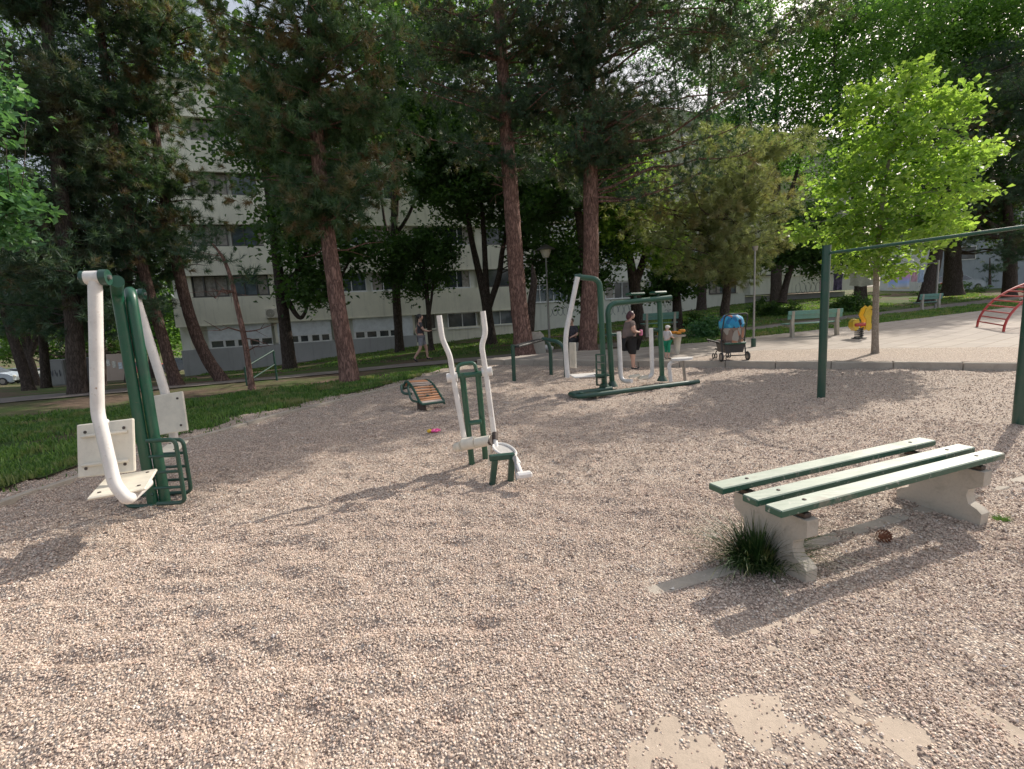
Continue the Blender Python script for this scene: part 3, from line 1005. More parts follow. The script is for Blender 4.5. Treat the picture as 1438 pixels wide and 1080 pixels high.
    for k in range(4):
        z0, z1 = 3.5 + 2.8 * k, 4.72 + 2.8 * k; y = 378 - 50 * k
        for a, c, n in ((1062, 1092, 2), (1118, 1150, 2), (1172, 1200, 2), (1215, 1250, 3)):
            window(b, bu(a, y) - .2, bu(c, y) - .2, z0, z1, n, .60, 'frame' if k else 'frame_dark', 0, ((.45, .95),) if a < 1100 else None)
    pk = MB().box(bp(ub(bu(1142), bu(1153)), .61, 2.62), (bu(1153) - bu(1142), .03, 1.3), BAX)
    pk.build('painted_panel', M['pink'], b, smooth=False)
    # spray-painted scribbles on the wall
    def scribble(px, py, out, s, seed):
        rr = random.Random(seed); g = MB(); u = bu(px, py); z = float((CAM + ray(px, py) * (((bp(0, out, 0) - CAM) @ BN) / (ray(px, py) @ BN)))[2])
        for q in range(5):
            p = []; th = rr.uniform(0, 6); 
            for t in range(9):
                th += rr.uniform(.3, 1.1); p.append(bp(u + q * s * .55 + math.cos(th) * s * .25, out, z + math.sin(th) * s * .42))
            g.tube(p, .018, 4)
        g.build('graffiti', M['graffiti'], b)
    scribble(772, 438, .052, .75, 3); scribble(856, 436, .052, .9, 5); scribble(1112, 405, .605, 1.1, 8); scribble(935, 440, .052, .7, 9)
    rf = MB().box(bp(ub(UL, UE), -5.2, TOP + .72), (UE - UL + 1.2, 11.2, .22), BAX)
    rf.build('roof', M['facade_grey'], b, smooth=False)
    return b


building()


def ac_unit(px, py, out, label, pipe_to=None):
    u = bu(px, py); r = ray(px, py); z = float((CAM + r * (((bp(0, out, 0) - CAM) @ BN) / (r @ BN)))[2])
    t = thing('air_conditioner', bp(u, out, z), label, 'air conditioner', 'air conditioners on the facade')
    MB().box(bp(u, out + .17, z), (.8, .3, .55), BAX, .02).build('casing', M['cream'], t)
    g = MB()
    for q in range(4):
        rr = .06 + q * .05
        g.tube([bp(u - .12 + math.cos(a) * rr, out + .325, z + math.sin(a) * rr) for a in np.linspace(0, 6.283, 19)[:-1]], .008, 5, closed=True)
    g.build('fan_grille', M['black'], t)
    k = MB()
    for s in (-.3, .3): k.box(bp(u + s, out + .15, z - .3), (.04, .32, .04), BAX)
    k.build('bracket', M['steel'], t)


ac_unit(384, 440, .14, 'air conditioner on the cream wall above the basement shutters')
ac_unit(1045, 399, .06, 'air conditioner beside the barred window at the wall corner')


def back_building():
    c = at(1440, 372, 46); o = (c[0] - 3, c[1], 1.2)
    b = thing('grey_building', o, 'plain blue grey building wall behind the dark trees at right', 'building')
    a = R(-8); ax = (np.array([math.cos(a), math.sin(a), 0]), np.array([-math.sin(a), math.cos(a), 0]), ZU)
    c0 = np.array([c[0] + 4, c[1] + 4, 5.0])
    MB().box(c0, (22, 8, 9), ax).build('wall', m_render('blue_grey_render', (.34, .38, .42)), b, smooth=False)
    for i in range(4):
        for k in range(2):
            p = c0 + ax[0] * (-8 + i * 5) - ax[1] * 4.02 + ZU * (-.2 + 2.8 * k)
            f = MB()
            for s in (-1, 1):
                f.box(p + ZU * .6 * s, (1.5, .08, .06), ax); f.box(p + ax[0] * .72 * s, (.06, .08, 1.14), ax)
            w = f.build('window', M['frame'], b, smooth=False)
            MB().box(p + ax[1] * .0, (1.38, .03, 1.14), ax).build('pane', M['glass'], w, smooth=False)
    MB().box(c0 + ZU * 4.6, (22.6, 8.6, .2), ax).build('roof', M['facade_grey'], b, smooth=False)


back_building()

# ================================================================== EQUIPMENT
V3 = lambda *a: np.array(a, float)


def bench_front():
    ang = R(20.4); A = V3(math.cos(ang), math.sin(ang), 0); B = V3(-A[1], A[0], 0)
    o = V3(1.37, 2.41, 0)
    t = thing('park_bench', o + A * 1.0 + B * .25, 'backless bench with three worn green planks on shaped concrete legs in the foreground', 'bench')
    ztop = .455
    for i, (b0, w, l0, l1) in enumerate(((-.01, .108, -.01, 1.99), (.155, .106, .0, 2.0), (.378, .114, -.03, 1.98))):
        mb = MB(); c = o + A * (l0 + l1) / 2 + B * (b0 + w / 2) + ZU * (ztop - .022)
        n = 8
        # slightly warped plank
        for q in range(1):
            mb.box(c, (l1 - l0, w, .042), (A, B, ZU), .006)
        pk = mb.build('plank', M['green_lit_top'], t)
        bl = MB()
        for al in (.22, 1.78):
            bl.ball(o + A * al + B * (b0 + w / 2) + ZU * (ztop + .001), (.012, .012, .005), 8, 4)
        bl.build('bolt', M['bolt'], pk)
    prof = [(0, 0), (.50, 0), (.505, .10), (.48, .125), (.43, .15), (.415, .20), (.425, .245), (.465, .27), (.50, .29), (.50, .385), (0, .385), (0, .29), (.035, .27), (.075, .245), (.085, .20), (.07, .15), (.02, .125), (-.005, .10)]
    for al in (.20, 1.78):
        mb = MB(); mb.prism([(a - .02, z - .02) for a, z in prof], o + A * (al - .035), B, ZU, A, .085)
        lg = mb.build('leg', M['concrete'], t)
        rb = MB().box(o + A * al + B * .23 + ZU * .382, (.05, .46, .028), (A, B, ZU), .004)
        rb.build('fixing_bar', M['bolt'], lg)


bench_front()


def clump():
    c = G(1064, 797); n = 1100
    x = rng.normal(0, .105, n); y = rng.normal(0, .075, n); h = rng.uniform(.08, .36, n) * rng.uniform(.7, 1.1, n); a = np.arctan2(y, x) + rng.normal(0, .5, n)
    b = np.clip(np.hypot(x, y) / .13, .1, 1.3) * rng.uniform(.5, 1.1, n)
    Vs = []; w = .0028
    S = 5
    for k in range(S + 1):
        t = k / S
        px = c[0] + x * .7 + np.cos(a) * b * h * t ** 1.6; py = c[1] + y * .7 + np.sin(a) * b * h * t ** 1.6
        pz = h * (t - .45 * b * t ** 2.6) + .01
        ww = w * (1 - t ** 2) + .0004
        Vs.append(np.stack([px - np.sin(a) * ww, py + np.cos(a) * ww, pz], -1)); Vs.append(np.stack([px + np.sin(a) * ww, py - np.cos(a) * ww, pz], -1))
    V = np.stack(Vs, 1).reshape(-1, 3); i = np.arange(n)[:, None] * (2 * S + 2)
    F = np.concatenate([i + np.array([[2 * k, 2 * k + 1, 2 * k + 3, 2 * k + 2]]) for k in range(S)])
    o = bulk('grass_tuft', V, F, M['grass_dark'], tint=np.tile(rng.random(n) ** 2, S), org=c)
    tag(o, 'large dark green grass tuft growing at the near leg of the foreground bench', 'grass tuft')
    # a small weed at the far leg
    c = G(1406, 734); n = 160
    x = rng.uniform(-.035, .035, n); y = rng.uniform(-.03, .03, n); h = rng.uniform(.02, .05, n); a = rng.uniform(0, 6.28, n); w = .003
    V = np.stack([np.stack([c[0] + x - w, c[1] + y, x * 0 + .01], -1), np.stack([c[0] + x + w, c[1] + y, x * 0 + .01], -1), np.stack([c[0] + x + np.cos(a) * h, c[1] + y + np.sin(a) * h, h], -1)], 1).reshape(-1, 3)
    o = bulk('weed', V, np.arange(3 * n).reshape(-1, 3), M['grass'], tint=rng.random(n), org=c)
    tag(o, 'tiny green weed in the gravel by the far leg of the foreground bench', 'weed')


clump()


def plate(name, c4, th, mat, parent, bolts=True, inset=.16, bev=.0):
    """a flat panel through four corner points"""
    P = [np.asarray(p, float) for p in c4]; n = norm(np.cross(P[1] - P[0], P[3] - P[0]))
    ctr = sum(P) / 4
    ax = norm(P[1] - P[0]); ay = np.cross(n, ax)
    w = (np.linalg.norm(P[1] - P[0]) + np.linalg.norm(P[2] - P[3])) / 2; h = (np.linalg.norm(P[3] - P[0]) + np.linalg.norm(P[2] - P[1])) / 2
    o = MB().box(ctr, (w, h, th), (ax, ay, n), .008).build(name, mat, parent)
    if bolts:
        b = MB()
        for i in (-1, 1):
            for j in (-1, 1):
                q = ctr + ax * w * (.5 - inset) * i + ay * h * (.5 - inset) * j
                b.disc(q, n, .012, th + .012, 8)
        b.build('bolt', M['bolt'], o)
    return ctr, ax, ay, n, w, h


def chest_press():
    base = G(222, 712)
    t = thing('chest_press_machine', base, 'double chest press machine with twin green posts and white swing seats, leftmost machine', 'exercise machine')
    D0 = 4.2
    pn, pf = at(133, 395, 3.45), at(189, 410, 5.05)
    zt = (pn[2] + pf[2]) / 2
    pn[2] = pf[2] = zt
    base2 = base.copy()
    A = norm(V3(pf[0] - pn[0], pf[1] - pn[1], 0)); B = V3(-A[1], A[0], 0)    # A runs from near unit to far unit
    mid = (pn + pf) / 2
    # twin posts
    s = norm(V3(1, .25, 0))
    c1 = V3(base[0] - .04, base[1], 0); c2 = V3(base[0] + .035, base[1] + .05, 0)
    d1 = V3(pn[0] + .06, pn[1] + .12, zt - .02); d2 = V3(pf[0] + .02, pf[1] - .1, zt - .02)
    for c, e in ((c1, d1), (c2, d2)):
        p = MB().tube(rnd([c - ZU * .1, V3(c[0], c[1], zt - .03), e], .14, 8), .043, 16)
        p.build('post', M['green'], t)
    for (e, q) in ((pn, 1), (pf, -1)):
        MB().tube([e - s * .072, e - s * .048], .048, 14).build('end_cap', M['green_dark'], t)
        h = MB(); h.tube([e + s * .042, e + s * .085], .055, 14)
        MB().tube([e - s * .048, e + s * .042], .047, 14).build('arm_sleeve', M['white'], t)
        hb = h.build('hub', M['green_dark'], t)
        MB().tube([e - s * .09, e + s * .1], .016, 8).build('bolt', M['steel'], hb)
    # near swing unit
    a0, a1, a2 = at(122, 400, 3.45), at(137, 578, 3.42), at(161, 680, 3.35)
    a3 = at(178, 697, 3.36); a4 = at(205, 668, 3.75); a3[2] = a4[2] = min(a3[2], a4[2]) - .03
    arm = MB().tube(rnd([pn, V3(*(pn - ZU * .04)), a1, a2, a3, a4], .05, 6), .041, 16)
    ar = arm.build('swing_arm', M['white'], t)
    q = [at(124, 698, 3.3), at(202, 690, 3.45), at(224, 660, 3.95), at(148, 678, 3.8)]
    zz = np.mean([p[2] for p in q]) + .01
    q = [V3(p[0], p[1], zz) for p in q]
    plate('seat', q, .022, M['cream'], t)
    b0 = [at(104, 598, 3.72), at(180, 589, 3.72), at(199, 660, 3.62), at(115, 671, 3.62)]
    ctr, ax, ay, n, w, h = plate('backrest', b0, .022, M['cream'], t)
    if n[1] > 0: n = -n
    br = MB()
    for k in (-.26, .28):
        br.tube(rnd([ctr + ay * h * k - ax * w * .4 + n * .012, ctr + ay * h * k - ax * w * .28 + n * .035, ctr + ay * h * k + ax * w * .28 + n * .035, ctr + ay * h * k + ax * w * .4 + n * .012], .03, 3), .012, 8)
    br.build('bracket', M['cream'], t)
    MB().tube([a1 + (a2 - a1) * .15 + V3(.0, .05, 0), ctr + n * .03 + ay * 0], .02, 8).build('strut', M['white'], t)
    # far swing unit
    f1, f2 = at(231, 548, 5.05), at(237, 600, 5.0); f3 = at(240, 634, 5.0)
    ar = MB().tube(rnd([pf - ZU * .02, f1, f2 + V3(0, .06, 0), f3 + V3(0, .06, -.02), f3 + V3(.03, -.35, -.02)], .07, 6), .042, 14)
    ar.build('swing_arm', M['white'], t)
    b1 = [at(204, 558, 4.95), at(254, 550, 4.95), at(268, 604, 4.88), at(216, 612, 4.88)]
    plate('backrest', b1, .022, M['cream'], t)
    q = [at(216, 634, 4.45), at(242, 636, 4.5), at(270, 623, 4.95), at(238, 623, 4.9)]
    zz = np.mean([p[2] for p in q]); q = [V3(p[0], p[1], zz) for p in q]
    plate('seat', q, .022, M['cream'], t)
    # footrest ladders, one towards each seat
    L = MB()
    for (xa, xb, dep) in ((206, 246, 4.15), (222, 257, 4.42)):
        A0, A1, B1_, B0 = at(xa, 619, dep), at(xb, 617, dep), at(xb + 14, 697, dep), at(xa + 14, 705, dep)
        A0[2] = A1[2]; 
        zlo = .05
        B1_ = V3(A1[0], A1[1], zlo); B0 = V3(A0[0], A0[1], zlo)
        L.tube(rnd([A0, A1, B1_, B0], .06, 6), .018, 10)
        for k in range(1, 4):
            z = A1[2] + (zlo - A1[2]) * k / 4
            L.tube([V3(A0[0], A0[1], z), V3(A1[0], A1[1], z)], .014, 8)
    L.build('footrest', M['green_dark'], t)
    L = MB(); n0 = at(168, 700, 3.95)
    n0 = G(182, 716); n1 = G(180, 700)
    L.tube(rnd([V3(base[0], base[1] - .02, .13), V3(n0[0] - .02, n0[1], .13), V3(n0[0] - .02, n0[1], .03), V3(base[0], base[1] - .05, .03)], .06, 5), .018, 10)
    L.tube(rnd([V3(base[0], base[1] + .12, .22), V3(n1[0], n1[1] + .1, .22), V3(n1[0], n1[1] + .1, .03), V3(base[0], base[1] + .1, .03)], .06, 5), .018, 10)
    L.build('ground_frame', M['green_dark'], t)


chest_press()


def elliptical():
    base = G(672, 665)
    t = thing('elliptical_trainer', base, 'elliptical trainer with tall white levers on a green frame amid the gravel', 'exercise machine')
    D = 4.95
    pl0, pr0 = G(663, 652), G(682, 646)
    top_l, top_r = at(649, 524, D), at(671, 522, D)
    f = MB()
    f.tube([pl0 - ZU * .05, top_l], .031, 12); f.tube([pr0 - ZU * .05, top_r], .031, 12)
    f.build('front_post', M['green'], t)
    MB().tube([at(634, 529, D), at(692, 523, D)], .028, 12).build('crossbar', M['green'], t)
    MB().tube([at(659, 594, D), at(676, 592, D)], .026, 10).build('crossbar', M['green'], t)
    f = MB(); f.tube(rnd([at(643, 525, D), at(643, 512, D), at(666, 509, D), at(669, 521, D)], .05, 6), .02, 10)
    f.build('hand_grip', M['green'], t)
    # levers
    for pts, nm in (([(616.5, 443), (621, 476), (632, 500), (636, 528), (652, 616), (655, 628)], 'l'), ([(678, 437), (682, 468), (676, 485), (682, 521), (694, 612)], 'r')):
        l = MB().tube(rnd([at(x, y, D - .1) for x, y in pts], .06, 4), .027, 12)
        l.build('lever', M['white'], t)
    s = MB(); s.tube([at(628, 531, D - .08), at(642, 529, D - .08)], .047, 14)
    s.build('sleeve', M['white'], t)
    s = MB(); s.tube([at(677, 523, D - .08), at(691, 521, D - .08)], .047, 14); s.build('sleeve', M['white'], t)
    # crank housing
    h = MB(); h.tube([at(651, 624, 4.75), at(668, 621, 4.7)], .062, 20); h.tube([at(668.5, 622, 4.68), at(690, 618, 4.62)], .052, 20)
    h.box(at(658, 622, 4.8), (.14, .1, .1), bev=.01)
    hh = h.build('crank_housing', M['cream'], t)
    MB().tube([at(688, 619, 4.63), at(691, 618, 4.62)], .056, 20).build('end_ring', M['bolt'], hh)
    MB().tube([at(642, 628, 4.85), at(650, 626, 4.75)], .05, 16).build('axle_cap', M['cream'], t)
    MB().tube([at(688, 622, 4.6), at(688, 652, 4.6)], .018, 8).build('crank_arm', M['cream'], t)
    # right pedal link
    p = MB(); p.tube([at(695, 608, 4.7), at(695, 618, 4.65)], .03, 12); p.build('joint', M['bolt'], t)
    p = MB(); p.tube([at(695, 618, 4.66), at(697, 630, 4.6)], .026, 10)
    # tray with rim and checker plate
    c = at(708, 631, 4.5); e1 = norm(at(721, 641, 4.32) - at(695, 621, 4.68)); e2 = norm(np.cross(e1, ZU)); up = np.cross(e2, e1)
    if up[2] < 0: up = -up
    rim = [c + e1 * .17 * math.cos(a) * (1.1 if math.cos(a) > 0 else 1) + e2 * .085 * math.sin(a) for a in np.linspace(0, 6.283, 33)[:-1]]
    p.tube(rim, .012, 8, closed=True)
    p.tube([c + e1 * .16, at(722, 641, 4.3), at(729, 652, 4.2)], .024, 10)
    p.build('pedal_link', M['white'], t)
    tr = MB(); n = len(rim); tr.add([c - up * .01] + [q - up * .006 for q in rim], [(0, 1 + i, 1 + (i + 1) % n) for i in range(n)])
    tr.build('tread_plate', paint('chequer_plate', (.50, .48, .46), .5, .9, (.2, .17, .15), 40), t)
    p = MB(); p.tube([at(722, 641, 4.3), at(733, 668, 4.05)], .022, 10)
    p.box(at(736, 667, 4.05), (.14, .07, .055), (norm(V3(1, .25, 0)), norm(V3(-.25, 1, 0)), ZU), .014)
    p.build('pedal', M['white'], t)
    p = MB(); p.tube([at(723, 640, 4.2), at(726, 674, 4.12)], .012, 8); p.build('rear_link', M['steel'], t)
    # rear frame
    a, b = at(690, 643, 4.26), at(720, 640, 4.3)
    ga, gb = G(690, 683), G(716, 679)
    f = MB()
    ax = norm(b - a); 
    f.box((a + b) / 2, (np.linalg.norm(b - a) + .04, .055, .055), (ax, norm(np.cross(ZU, ax)), ZU), .008)
    for top, g in ((a + ax * .03, ga), (b - ax * .01, gb)):
        d = norm(top - g); sx = norm(V3(ax[0], ax[1], 0)); sy = np.cross(d, sx)
        f.box((top + g) / 2 - ZU * .03, (.055, .05, np.linalg.norm(top - g) + .02), (sx, sy, d), .006)
    f.build('rear_frame', M['green_dark'], t)


elliptical()


def situp_bench():
    base = G(592, 577)
    t = thing('situp_bench', base, 'low curved sit-up bench with orange slats between green tubes beside the lawn', 'exercise bench')
    pr = [(563, 540, 598, 533)]
    # rails: left rail and right rail as arcs
    Lr = [at(565, 546, 8.75), at(570, 536, 8.75), at(576, 540, 8.6), at(583, 551, 8.35), at(588, 562, 8.1), at(593, 568, 8.0)]
    Rr = [at(592, 540, 8.95), at(598, 534, 8.9), at(606, 538, 8.75), at(614, 548, 8.5), at(620, 558, 8.25), at(624, 564, 8.15)]
    def sm(P):
        o = []
        for i in range(len(P) - 1):
            p0 = P[max(i - 1, 0)]; p1 = P[i]; p2 = P[i + 1]; p3 = P[min(i + 2, len(P) - 1)]
            for k in range(5):
                s = k / 5; o.append(.5 * ((2 * p1) + (-p0 + p2) * s + (2 * p0 - 5 * p1 + 4 * p2 - p3) * s * s + (-p0 + 3 * p1 - 3 * p2 + p3) * s ** 3))
        return o + [P[-1]]
    a, b = sm(Lr), sm(Rr)
    MB().tube(a + b[::-1], .024, 8, closed=True).build('side_tube', M['green_dark'], t)
    n = 15
    for i in range(n):
        k = 1 + i * (len(a) - 3) / (n - 1) ; i0 = int(k); fr = k - i0
        pa = a[i0] * (1 - fr) + a[min(i0 + 1, len(a) - 1)] * fr; pb = b[i0] * (1 - fr) + b[min(i0 + 1, len(b) - 1)] * fr
        ax = norm(pb - pa); tg = norm(a[min(i0 + 1, len(a) - 1)] - a[i0]); ay = norm(tg - ax * (tg @ ax)); nz = np.cross(ax, ay)
        MB().box((pa + pb) / 2, (np.linalg.norm(pb - pa) - .03, .045, .022), (ax, ay, nz), .005).build('slat', M['slat_pale' if i in (5, 6, 13, 14, 0) else 'slat'], t)
    f = MB()
    f.tube(rnd([a[2], at(563, 541, 8.6), at(565, 553, 8.5), at(578, 553, 8.4)], .08, 6), .024, 8)
    f.tube(rnd([a[8], at(573, 545, 8.3), at(577, 562, 8.25), at(588, 565, 8.05)], .08, 6), .02, 8)
    f.tube(rnd([b[8] - ZU * .02, V3(b[10][0], b[10][1], .12), V3(b[-1][0], b[-1][1], .1)], .08, 6), .02, 8)
    f.build('leg_loop', M['green_dark'], t)
    MB().box((base[0], base[1] + .05, .07), (.14, .1, .2), bev=.01).build('foot', M['bolt'], t)
    MB().tube([V3(base[0], base[1] + .05, .1), (a[18] + b[18]) / 2], .04, 10).build('post', M['green_dark'], t)


situp_bench()


def dip_bars():
    t = thing('parallel_bars', G(755, 530), 'low green exercise bars with a black padded board in front of the pines', 'exercise machine')
    a, c, d = G(722, 536), G(774, 527), G(795, 531)
    a1 = at(720, 484, a[1]); 
    MB().tube([a - ZU * .05, a1], .045, 12).build('post', M['green_dark'], t)
    e = at(762, 476, c[1] + .2)
    MB().tube(rnd([c - ZU * .05, at(773, 490, c[1]), at(768, 478, c[1]), e], .15, 6), .045, 12).build('post', M['green_dark'], t)
    MB().tube(rnd([d - ZU * .05, at(793, 482, d[1]), at(764, 476, d[1] + .5)], .3, 8), .045, 12).build('post', M['green_dark'], t)
    p0, p1 = at(723, 487, a[1]), at(760, 477, c[1] + .2)
    ax = norm(p1 - p0); ay = norm(np.cross(ZU, ax)); 
    MB().box((p0 + p1) / 2, (np.linalg.norm(p1 - p0), .24, .05), (ax, ay, np.cross(ax, ay)), .015).build('padded_board', M['black'], t)


dip_bars()


def multi_station():
    base = G(880, 552)
    t = thing('exercise_station', base, 'large green exercise station on a tube skid with white swing arm, stirrups and stool', 'exercise machine')
    n0, n1 = G(812, 563), G(981, 541); A = norm(n1 - n0); B = V3(-A[1], A[0], 0)
    if B[1] < 0: B = -B
    r = .045
    for q in (n0, n1): q[2] = .07
    f = MB(); far = .36
    f.tube(rnd([n0 + A * .9 + B * far, n0 + B * far, n0, n1], .12, 6), r, 12)
    f.build('skid_tube', M['green_dark'], t)
    f = MB(); f.box(n0 + A * .35 + B * far / 2, (.3, far, .02), (A, B, ZU), .004); f.build('skid_plate', M['green_dark'], t)
    # tall post
    gp = G(849, 549); D = gp[1]
    f = MB().tube(rnd([gp, at(842, 392, D), at(812, 389, D)], .16, 8), .052, 14); f.build('tall_post', M['green'], t)
    MB().tube([at(807, 389, D), at(816, 388, D)], .05, 12).build('hub', M['green_dark'], t)
    # white swing arm with seat and backrest
    DA = D - .1
    MB().tube(rnd([at(811, 389, DA), at(795, 466, DA), at(794, 485, DA), at(797, 530, DA)], .12, 5), .045, 12).build('swing_arm', M['white'], t)
    q = [at(799, 533, DA - .2), at(838, 527, DA - .15), at(842, 522, DA + .25), at(806, 527, DA + .2)]; zz = np.mean([p[2] for p in q]); q = [V3(p[0], p[1], zz) for p in q]
    plate('seat', q, .025, M['white'], t, False)
    q = [at(799, 481, DA + .35), at(807, 481, DA + .1), at(811, 516, DA + .05), at(801, 517, DA + .3)]
    plate('backrest', q, .025, M['cream'], t, False)
    # ladder footrest
    L = MB(); l0, l1 = at(837, 498, D - .1), at(850, 500, D - .3)
    for k in range(5):
        z = l0[2] * (1 - k / 4) + .14 * k / 4; L.tube([V3(l0[0], l0[1], z), V3(l1[0], l1[1], z)], .016, 8)
    for q in (l0, l1): L.tube([V3(q[0], q[1], l0[2]), V3(q[0], q[1], .12)], .018, 8)
    L.box(at(845, 527, D - .2), (.26, .2, .03), bev=.004)
    L.build('footrest_ladder', M['green_dark'], t)
    # portal frame
    p0, p1 = G(860, 547), G(930, 539); p0[2] = p1[2] = .05; D0, D1 = p0[1], p1[1]
    P = rnd([p0, at(853, 427, D0), at(942, 418, D1)], .2, 8)
    MB().tube(P, .052, 14).build('portal_beam', M['green'], t)
    MB().tube([p1, at(926, 421, D1)], .048, 14).build('portal_post', M['green'], t)
    for p in (p0, p1, gp): MB().tube([V3(p[0], p[1], .06), V3(p[0], p[1], .16)], [.11, .055], 12).build('base_flange', M['green_dark'], t)
    MB().tube([at(857, 470, D0), at(843, 471, D0)], .02, 8).build('link_bar', M['green_dark'], t)
    # stirrup swing
    MB().tube([at(858, 470, D0), at(872, 470, D0 + .05)], .035, 10).build('pivot', M['green_dark'], t)
    MB().tube([at(927, 463, D1), at(912, 463, D1)], .035, 10).build('pivot', M['green_dark'], t)
    MB().tube(rnd([at(869, 466, D0 - .06), at(872, 532, D0 - .06), at(879, 536, D0 - .15), at(887, 535, D0 - .25)], .08, 5), .042, 12).build('stirrup', M['white'], t)
    MB().tube(rnd([at(914, 461, D1 - .06), at(916, 526, D1 - .06), at(910, 531, D1 - .1), at(901, 530, D1 - .1)], .08, 5), .042, 12).build('stirrup', M['white'], t)
    for x, y, d in ((891, 529, D0 - .1), (903, 531, D1 - .3)):
        c = at(x, y, d); m_ = MB()
        prof = [(math.cos(a) * .17 * (1 + .15 * math.cos(2 * a)), math.sin(a) * .075) for a in np.linspace(0, 6.283, 25)[:-1]]
        m_.prism(prof, c, norm(A + B * .5), norm(B - A * .5), ZU, .03); m_.build('foot_plate', M['cream'], t)
    # leg pads on top
    for x, y, d, w in ((892, 413, D0 + .25, .17), (924, 411, D1 + .05, .15)):
        c = at(x, y, d); k = MB().box(c, (w * 2, .2, .05), (A, B, ZU), .02); k.build('pad', M['green'], t)
        MB().tube([c, c + V3(0, 0, -.16)], .03, 8).build('pad_bracket', M['green_dark'], t)
    # stool
    s0 = G(962, 538); c = at(958, 504, s0[1] - .1)
    MB().prism([(math.cos(a) * .24, math.sin(a) * .13) for a in np.linspace(0, 6.283, 25)[:-1]], c - ZU * .02, A, B, ZU, .04).build('stool_seat', M['white'], t)
    MB().tube(rnd([at(942, 536, s0[1] - .1), at(939, 510, s0[1] - .1), c - A * .1 - ZU * .03], .1, 6), .038, 12).build('stool_arm', M['white'], t)
    MB().tube([V3(s0[0], s0[1], .05), c + A * .04 + V3(0, .05, -.03)], .03, 10).build('stool_post', M['steel'], t)


multi_station()


def high_bar():
    b0, b1 = G(1153, 560), G(1430, 598)
    t = thing('horizontal_bar', (b0 + b1) / 2, 'tall green pull-up bar between two posts at the right', 'pull-up bar')
    t0 = at(1161, 346, b0[1]); t0 = V3(b0[0], b0[1], t0[2]); z1 = t0[2] - .03
    MB().tube([b0 - ZU * .1, t0], .057, 18).build('post', M['green_dark'], t)
    MB().tube([b1 - ZU * .1, V3(b1[0], b1[1], z1 + .03)], .057, 18).build('post', M['green_dark'], t)
    MB().tube([V3(b0[0], b0[1], z1 - .07), V3(b1[0], b1[1], z1 - .07)], .021, 12).build('bar', M['green'], t)
    c = MB()
    for b in (b0, b1): c.tube([V3(b[0], b[1], z1 + .03), V3(b[0], b[1], z1 + .045)], .06, 18)
    c.build('cap', M['green_dark'], t)


high_bar()


def back_bench(px_a, px_b, ytop_a, ytop_b, base_px, base_py, label, group, dz=PZ, depth_b=0, flip=False):
    """park bench with back: concrete ends, green planks"""
    g = G(base_px, base_py, dz); D = g[1]
    a, b = at(px_a, ytop_a, D), at(px_b, ytop_b, D + depth_b)
    z0 = g[2]; a[2] = b[2] = z0 + .85
    A = norm(b - a); B = V3(-A[1], A[0], 0); B = B if B[1] > 0 else -B
    L = np.linalg.norm(b - a)
    if flip: B = -B
    t = thing('park_bench', (a[0], a[1], z0), label, 'bench', group)
    for k, (o, z) in enumerate(((0, .80), (.03, .66))):
        MB().box((a + b) / 2 + B * o + ZU * (z - .85), (L, .035, .135), (A, B, ZU), .006).build('back_plank', M['green_bench'], t)
    for k in range(3):
        MB().box((a + b) / 2 + B * (.14 + .13 * k) + ZU * (.44 - .85), (L, .11, .035), (A, B, ZU), .006).build('seat_plank', M['green_bench'], t)
    for s in (.12, L - .2):
        o = a + A * s; o = V3(o[0], o[1], z0)
        MB().prism([(-.05, -.1), (.08, -.1), (.12, .34), (.48, .36), (.5, .42), (.12, .42), (.06, .62), (.03, .86), (-.03, .86), (0, .5)], o, B, ZU, A, .09).build('leg', M['concrete'], t)
    return t


back_bench(1107, 1184, 436, 432, 1112, 474, 'green park bench with concrete ends on the grass left of the spring rider', 'park benches with backs')
back_bench(903, 953, 446, 446, 945, 468, 'dark green park bench behind the woman and child', 'park benches with backs')
back_bench(1292, 1324, 419, 419, 1312, 436, 'small distant green bench under the dark trees at right', 'park benches with backs', dz=0)


def spring_rider():
    g = G(1206, 475, PZ); D = g[1]; s = D / FPX
    t = thing('spring_rider', g, 'yellow animal shaped spring rider with red seat on the pavement', 'spring rider')
    c = V3(*g)
    sp = [c + V3(math.cos(a) * .11, math.sin(a) * .11, .02 + .30 * a / (2 * math.pi * 5)) for a in np.linspace(0, 2 * math.pi * 5, 90)]
    MB().tube(sp, .018, 7).build('spring', M['black'], t)
    MB().disc(c + ZU * .01, ZU, .2, .03).build('base_plate', M['black'], t)
    # flat side silhouettes in the plane facing the camera
    ax, ay, az = V3(1, -.1, 0), ZU, norm(V3(.1, 1, 0))
    def P(pts): return [((x - 1206) * s, -(y - 475) * s + .0) for x, y in pts]
    head = P([(1211, 462), (1212, 450), (1208, 443), (1211, 434), (1216, 430), (1221, 434), (1222, 440), (1218, 444), (1218, 454), (1221, 460), (1216, 465)])
    tail = P([(1195, 452), (1198, 448), (1202, 448), (1204, 452), (1201, 455), (1204, 461), (1199, 464), (1195, 459)])
    MB().prism(head[::-1], c - az * .12, ax, ay, az, .04).build('head_panel', M['yellow'], t)
    MB().prism(head[::-1], c + az * .12, ax, ay, az, .04).build('head_panel', M['yellow'], t)
    MB().prism(tail[::-1], c - az * .1, ax, ay, az, .24).build('tail_panel', M['yellow'], t)
    MB().box(c + ZU * .42, (.42, .26, .1), bev=.03).build('seat', M['red'], t)
    MB().tube([c + ax * .27 + ZU * .86 - az * .28, c + ax * .27 + ZU * .86 + az * .28], .02, 8).build('handlebar', M['black'], t)


spring_rider()


